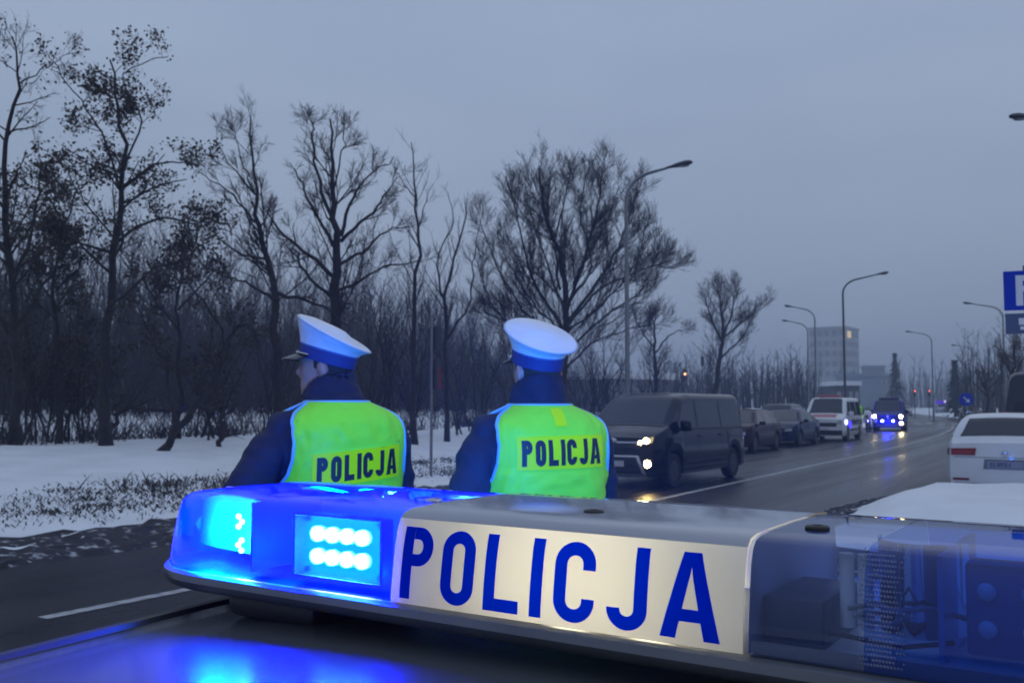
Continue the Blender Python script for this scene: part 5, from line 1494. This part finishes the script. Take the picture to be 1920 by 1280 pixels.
# inner wall along the middle and dividers
M_in = mat('inner_white', (.6, .6, .62), .5); M_inb = mat('inner_dark', (.03, .04, .07), .4)
mb = MB(); mb.box((-.40, 0, .045), (.41, .004, .085)); mb.build('divider', M_in, LBR, smooth=False)
for x in (-PX - .004, PX + .0035):
    mb = MB(); K = len(PROF); mb.add([barpt(x, j, .985, 0) * 1.0 for j in range(K)], [tuple(range(K))]); dv_ = mb.build('divider', M_in if x < 0 else mat('divider_lavender', (.45, .55, .95), .5), LBR, smooth=False, fix=False)
# LED modules, one pair looking back at us and one pair looking ahead
E_led = emit('led_white_blue', (.9, .95, 1.0), 130); E_cyan = emit('led_plate_cyan', (.02, 2.7, 1.7), 1.0); E_cyan2 = emit('led_plate_cyan_soft', (.0, 1.25, 1.5), .9)
M_lf = mat('module_frame', (.25, .45, .75), .2)


T_diff = bpy.data.materials.new('led_diffuser'); T_diff.use_nodes = True; _n = T_diff.node_tree.nodes; _n.clear()
_o = _n.new('ShaderNodeOutputMaterial'); _rf = _n.new('ShaderNodeBsdfRefraction'); _rf.inputs['Roughness'].default_value = .34; _rf.inputs['IOR'].default_value = 1.15
_tt = _n.new('ShaderNodeBsdfTransparent'); _mm = _n.new('ShaderNodeMixShader'); _mm.inputs[0].default_value = .55
T_diff.node_tree.links.new(_tt.outputs[0], _mm.inputs[1]); T_diff.node_tree.links.new(_rf.outputs[0], _mm.inputs[2]); T_diff.node_tree.links.new(_mm.outputs[0], _o.inputs[0])


def module(x0, x1, sgn, yaw_, yy, n=4, em=E_cyan, led=E_led, z0=.008, z1=.078, lr=.0088):
    """plate, two rows of LEDs, frame, screws; sgn -1 looks at the camera"""
    xc = (x0 + x1) / 2; wd = x1 - x0; M = Matrix.Rotation(yaw_, 3, 'Z'); c = Vector((xc, sgn * yy, (z0 + z1) / 2)); h = z1 - z0
    mb = MB(); mb.box(c, (wd * .92, .004, h * .94), M, .0015); pl = mb.build('led_plate', em, LBR, smooth=False)  # reflector plate; the LEDs' cyan light on it is put in as its own glow
    mb = MB()
    for q in ((-1, 0), (1, 0)): mb.box(c + M @ Vector((q[0] * wd * .485, sgn * .008, 0)), (wd * .03, .018, h), M, .001)
    for q in (-1, 1): mb.box(c + M @ Vector((0, sgn * .008, q * h * .49)), (wd * .94, .018, h * .035), M, .001)
    mb.build('module_frame', M_lf, pl, smooth=False)
    for r_ in (-1, 1):
        for k in range(n):
            mb = MB(); mb.ell(c + M @ Vector(((k - (n - 1) / 2) * wd * .165 - wd * .03, sgn * .007, r_ * .0125)), (lr * 1.12, .004, lr), 14, 8); mb.build('led', led, pl)
    for q in (-1, 1):
        for r_ in (-1, 1):
            mb = MB(); mb.lathe([(.0035, 0), (.003, .004), (0, .004)], 10, Matrix.Rotation(R(90 * -sgn if sgn > 0 else 90), 3, 'X'), c + M @ Vector((q * wd * .40, sgn * .003, r_ * h * .40))); mb.build('screw', M_inb, pl)
    mb = MB(); mb.box(c + M @ Vector((0, sgn * .0165, 0)), (wd * .93, .0012, h * .92), M); mb.build('diffuser', T_diff, pl, smooth=False)
    return pl


module(-.352, -.216, -1, 0, .100); module(-.352, -.216, 1, 0, .100)
# corner modules: a soft cyan reflector filling the rounded end, LEDs at its inner side
for sgn in (-1, 1):
    rows = []
    for i, x in enumerate(np.linspace(-.620, -.432, 16)):
        y = sgn * (hd_(x) * .90 - .034 - .018 * math.sin(math.pi * i / 15)); t = i / 15
        rows.append([Vector((x, y * (1 - .10 * v), .016 + (.062 + .006 * math.sin(3 * t)) * v * hz_(x))) for v in np.linspace(0, 1, 6)])
    mb = MB(); mb.grid(rows); cp = mb.build('corner_reflector', mat('reflector_white', (.75, .78, .8), .4), LBR)
    for k, z in enumerate((.026, .032, .038, .054, .060, .066)):
        mb = MB(); mb.ell((-.450 - .006 * (k % 2), sgn * .106, z), (.004, .003, .0034), 10, 6); mb.build('led', E_led, cp)
    mb = MB(); mb.box((-.422, sgn * .06, .045), (.003, .11, .08)); mb.build('baffle', MATS['module_frame'], LBR, smooth=False)


def glow(x, y, z, e, col, r=.012):
    l = bpy.data.lights.new('lamp_glow', 'POINT'); l.energy = e; l.color = col; l.shadow_soft_size = r
    o = bpy.data.objects.new('lamp_glow', l); COL.objects.link(o); o.parent = LBR; o.location = (x, y, z)


for sgn in (-1, 1):
    glow(-.39, sgn * .100, .030, 38.0, (.0, .002, 1), .03); glow(-.215, sgn * .112, .022, 14.0, (.0, .002, 1), .02); glow(-.575, sgn * .055, .030, 30.0, (.0, .004, 1), .03); glow(-.485, sgn * .100, .048, .8, (.0, .95, 1), .02); glow(-.545, sgn * .085, .048, .8, (.0, .95, 1), .02)
    for x in (-.03, .06): glow(x, sgn * .050, .032, .27, (1, .88, .58), .02)
# forward beam that washes the officers, leaving the two lit modules
for x, y in ((-.284, .140),):
    l = bpy.data.lights.new('led_beam', 'AREA'); l.shape = 'RECTANGLE'; l.size = .10; l.size_y = .045; l.energy = 110; l.color = (.01, .19, 1)
    o = bpy.data.objects.new('led_beam', l); COL.objects.link(o); o.parent = LBR; o.location = (x, y, .048); o.rotation_euler = (R(90), 0, 0)
# contents of the unlit right side: mirror reflector, modules, cable, floor
M_mir = mat('mirror', (.75, .76, .78), .06, 1.0)
mb = MB(); mb.box((.375, 0, .003), (.36, .24, .004)); mb.build('floor_plate', mat('board_grey', (.62, .65, .68), .4), LBR, smooth=False)
mb = MB(); mb.box((PX + .032, -.055, .0235), (.050, .11, .040), bev=.002); mb.build('ballast_box', mat('box_grey', (.035, .05, .09), .35), LBR)
for x in (PX + .066, PX + .081):
    mb = MB(); mb.tube([(x, -.070, .018), (x, -.070, .078)], .0062, 12); mb.build('streak_tube', mat('tube_white', (.85, .86, .82), .25), LBR)  # white tubes added to stand for bright streaks in the mirror reflector
rows = [[Vector((PX + .115 + .035 * math.cos(a), -.015 + .045 * math.sin(a), z)) for a in np.linspace(math.pi * .95, math.pi * 2.05, 16)] for z in (.012, .05, .088)]
mb = MB(); mb.grid(rows); mb.build('curved_reflector', M_mir, LBR)
mb = MB(); mb.tube([(PX + .07, -.08, .035), (PX + .095, -.10, .045), (PX + .12, -.095, .036), (PX + .10, -.085, .026), (PX + .075, -.09, .032), (PX + .13, -.07, .04), (PX + .16, -.05, .03)], .0022, 8); mb.build('cable', mat('cable_grey', (.3, .31, .33), .5), LBR)
mb = MB(); mb.tube([(PX + .02, -.09, .012), (PX + .06, -.10, .018), (PX + .11, -.085, .010), (PX + .15, -.09, .02)], .002, 8); mb.build('cable', M_blk, LBR)
M_off = mat('led_off', (.8, .82, .85), .08)
for x0, x1 in ((.345, .405), (.43, .505)):
    xc = (x0 + x1) / 2; mb = MB(); mb.box((xc, -.07, .046), (x1 - x0, .03, .07), bev=.003); hb = mb.build('led_module', mat('module_navy', (.16, .22, .38), .2), LBR)
    for r_ in (-1, 1):
        for k in (-1, 1):
            mb = MB(); mb.ell((xc + k * .015, -.087, .046 + r_ * .014), (.007, .004, .007), 12, 8); mb.build('led', M_off, hb)
mb = MB(); mb.box((.33, -.02, .046), (.004, .16, .08)); mb.build('divider', mat('divider_blue', (.30, .42, .70), .3), LBR, smooth=False)
# prismatic ribs moulded at the joint between the pale and the blue lens
mb = MB()
for i in range(14):
    for j in range(24):
        z = .006 + j * .0036; x = PX + .090 + i * .0024 + (j % 2) * .0015
        fade = min(1, (i + 1) / 5, (14 - i) / 5)
        if random.random() > .35 + .65 * fade: continue
        p = near(x, z, .0005); s_ = .0013 * (.55 + .45 * fade)
        mb.add([p + Vector((-s_, 0, 0)), p + Vector((0, 0, -s_ * 1.4)), p + Vector((s_, 0, 0)), p + Vector((0, 0, s_ * 1.4)), p + Vector((0, -.0009, 0))], [(0, 1, 4), (1, 2, 4), (2, 3, 4), (3, 0, 4)])
tag(mb.build('prism_texture', thin('prism', (.4, .52, .95), w_transl=.6, transl=(.34, .44, .80), gloss=.3, rough=.08), lensR, smooth=False), kind='stuff')
mb = MB(); mb.box((.29, -.131, .006), (.195, .004, .010), bev=.001); mb.build('lens_gasket', mat('gasket', (.35, .36, .33), .6), LBR)

# ------------------------------------------------------------------ winter haze
m = bpy.data.materials.new('haze'); m.use_nodes = True; n = m.node_tree.nodes; n.clear()
o = n.new('ShaderNodeOutputMaterial'); vv = n.new('ShaderNodeVolumePrincipled'); vv.inputs['Color'].default_value = (.70, .81, 1.0, 1); vv.inputs['Density'].default_value = .0018
m.node_tree.links.new(vv.outputs[0], o.inputs['Volume'])
mb = MB(); mb.box((80, 230, 14.5), (1100, 640, 33)); hz = mb.build('haze', m, smooth=False); tag(hz, kind='stuff')
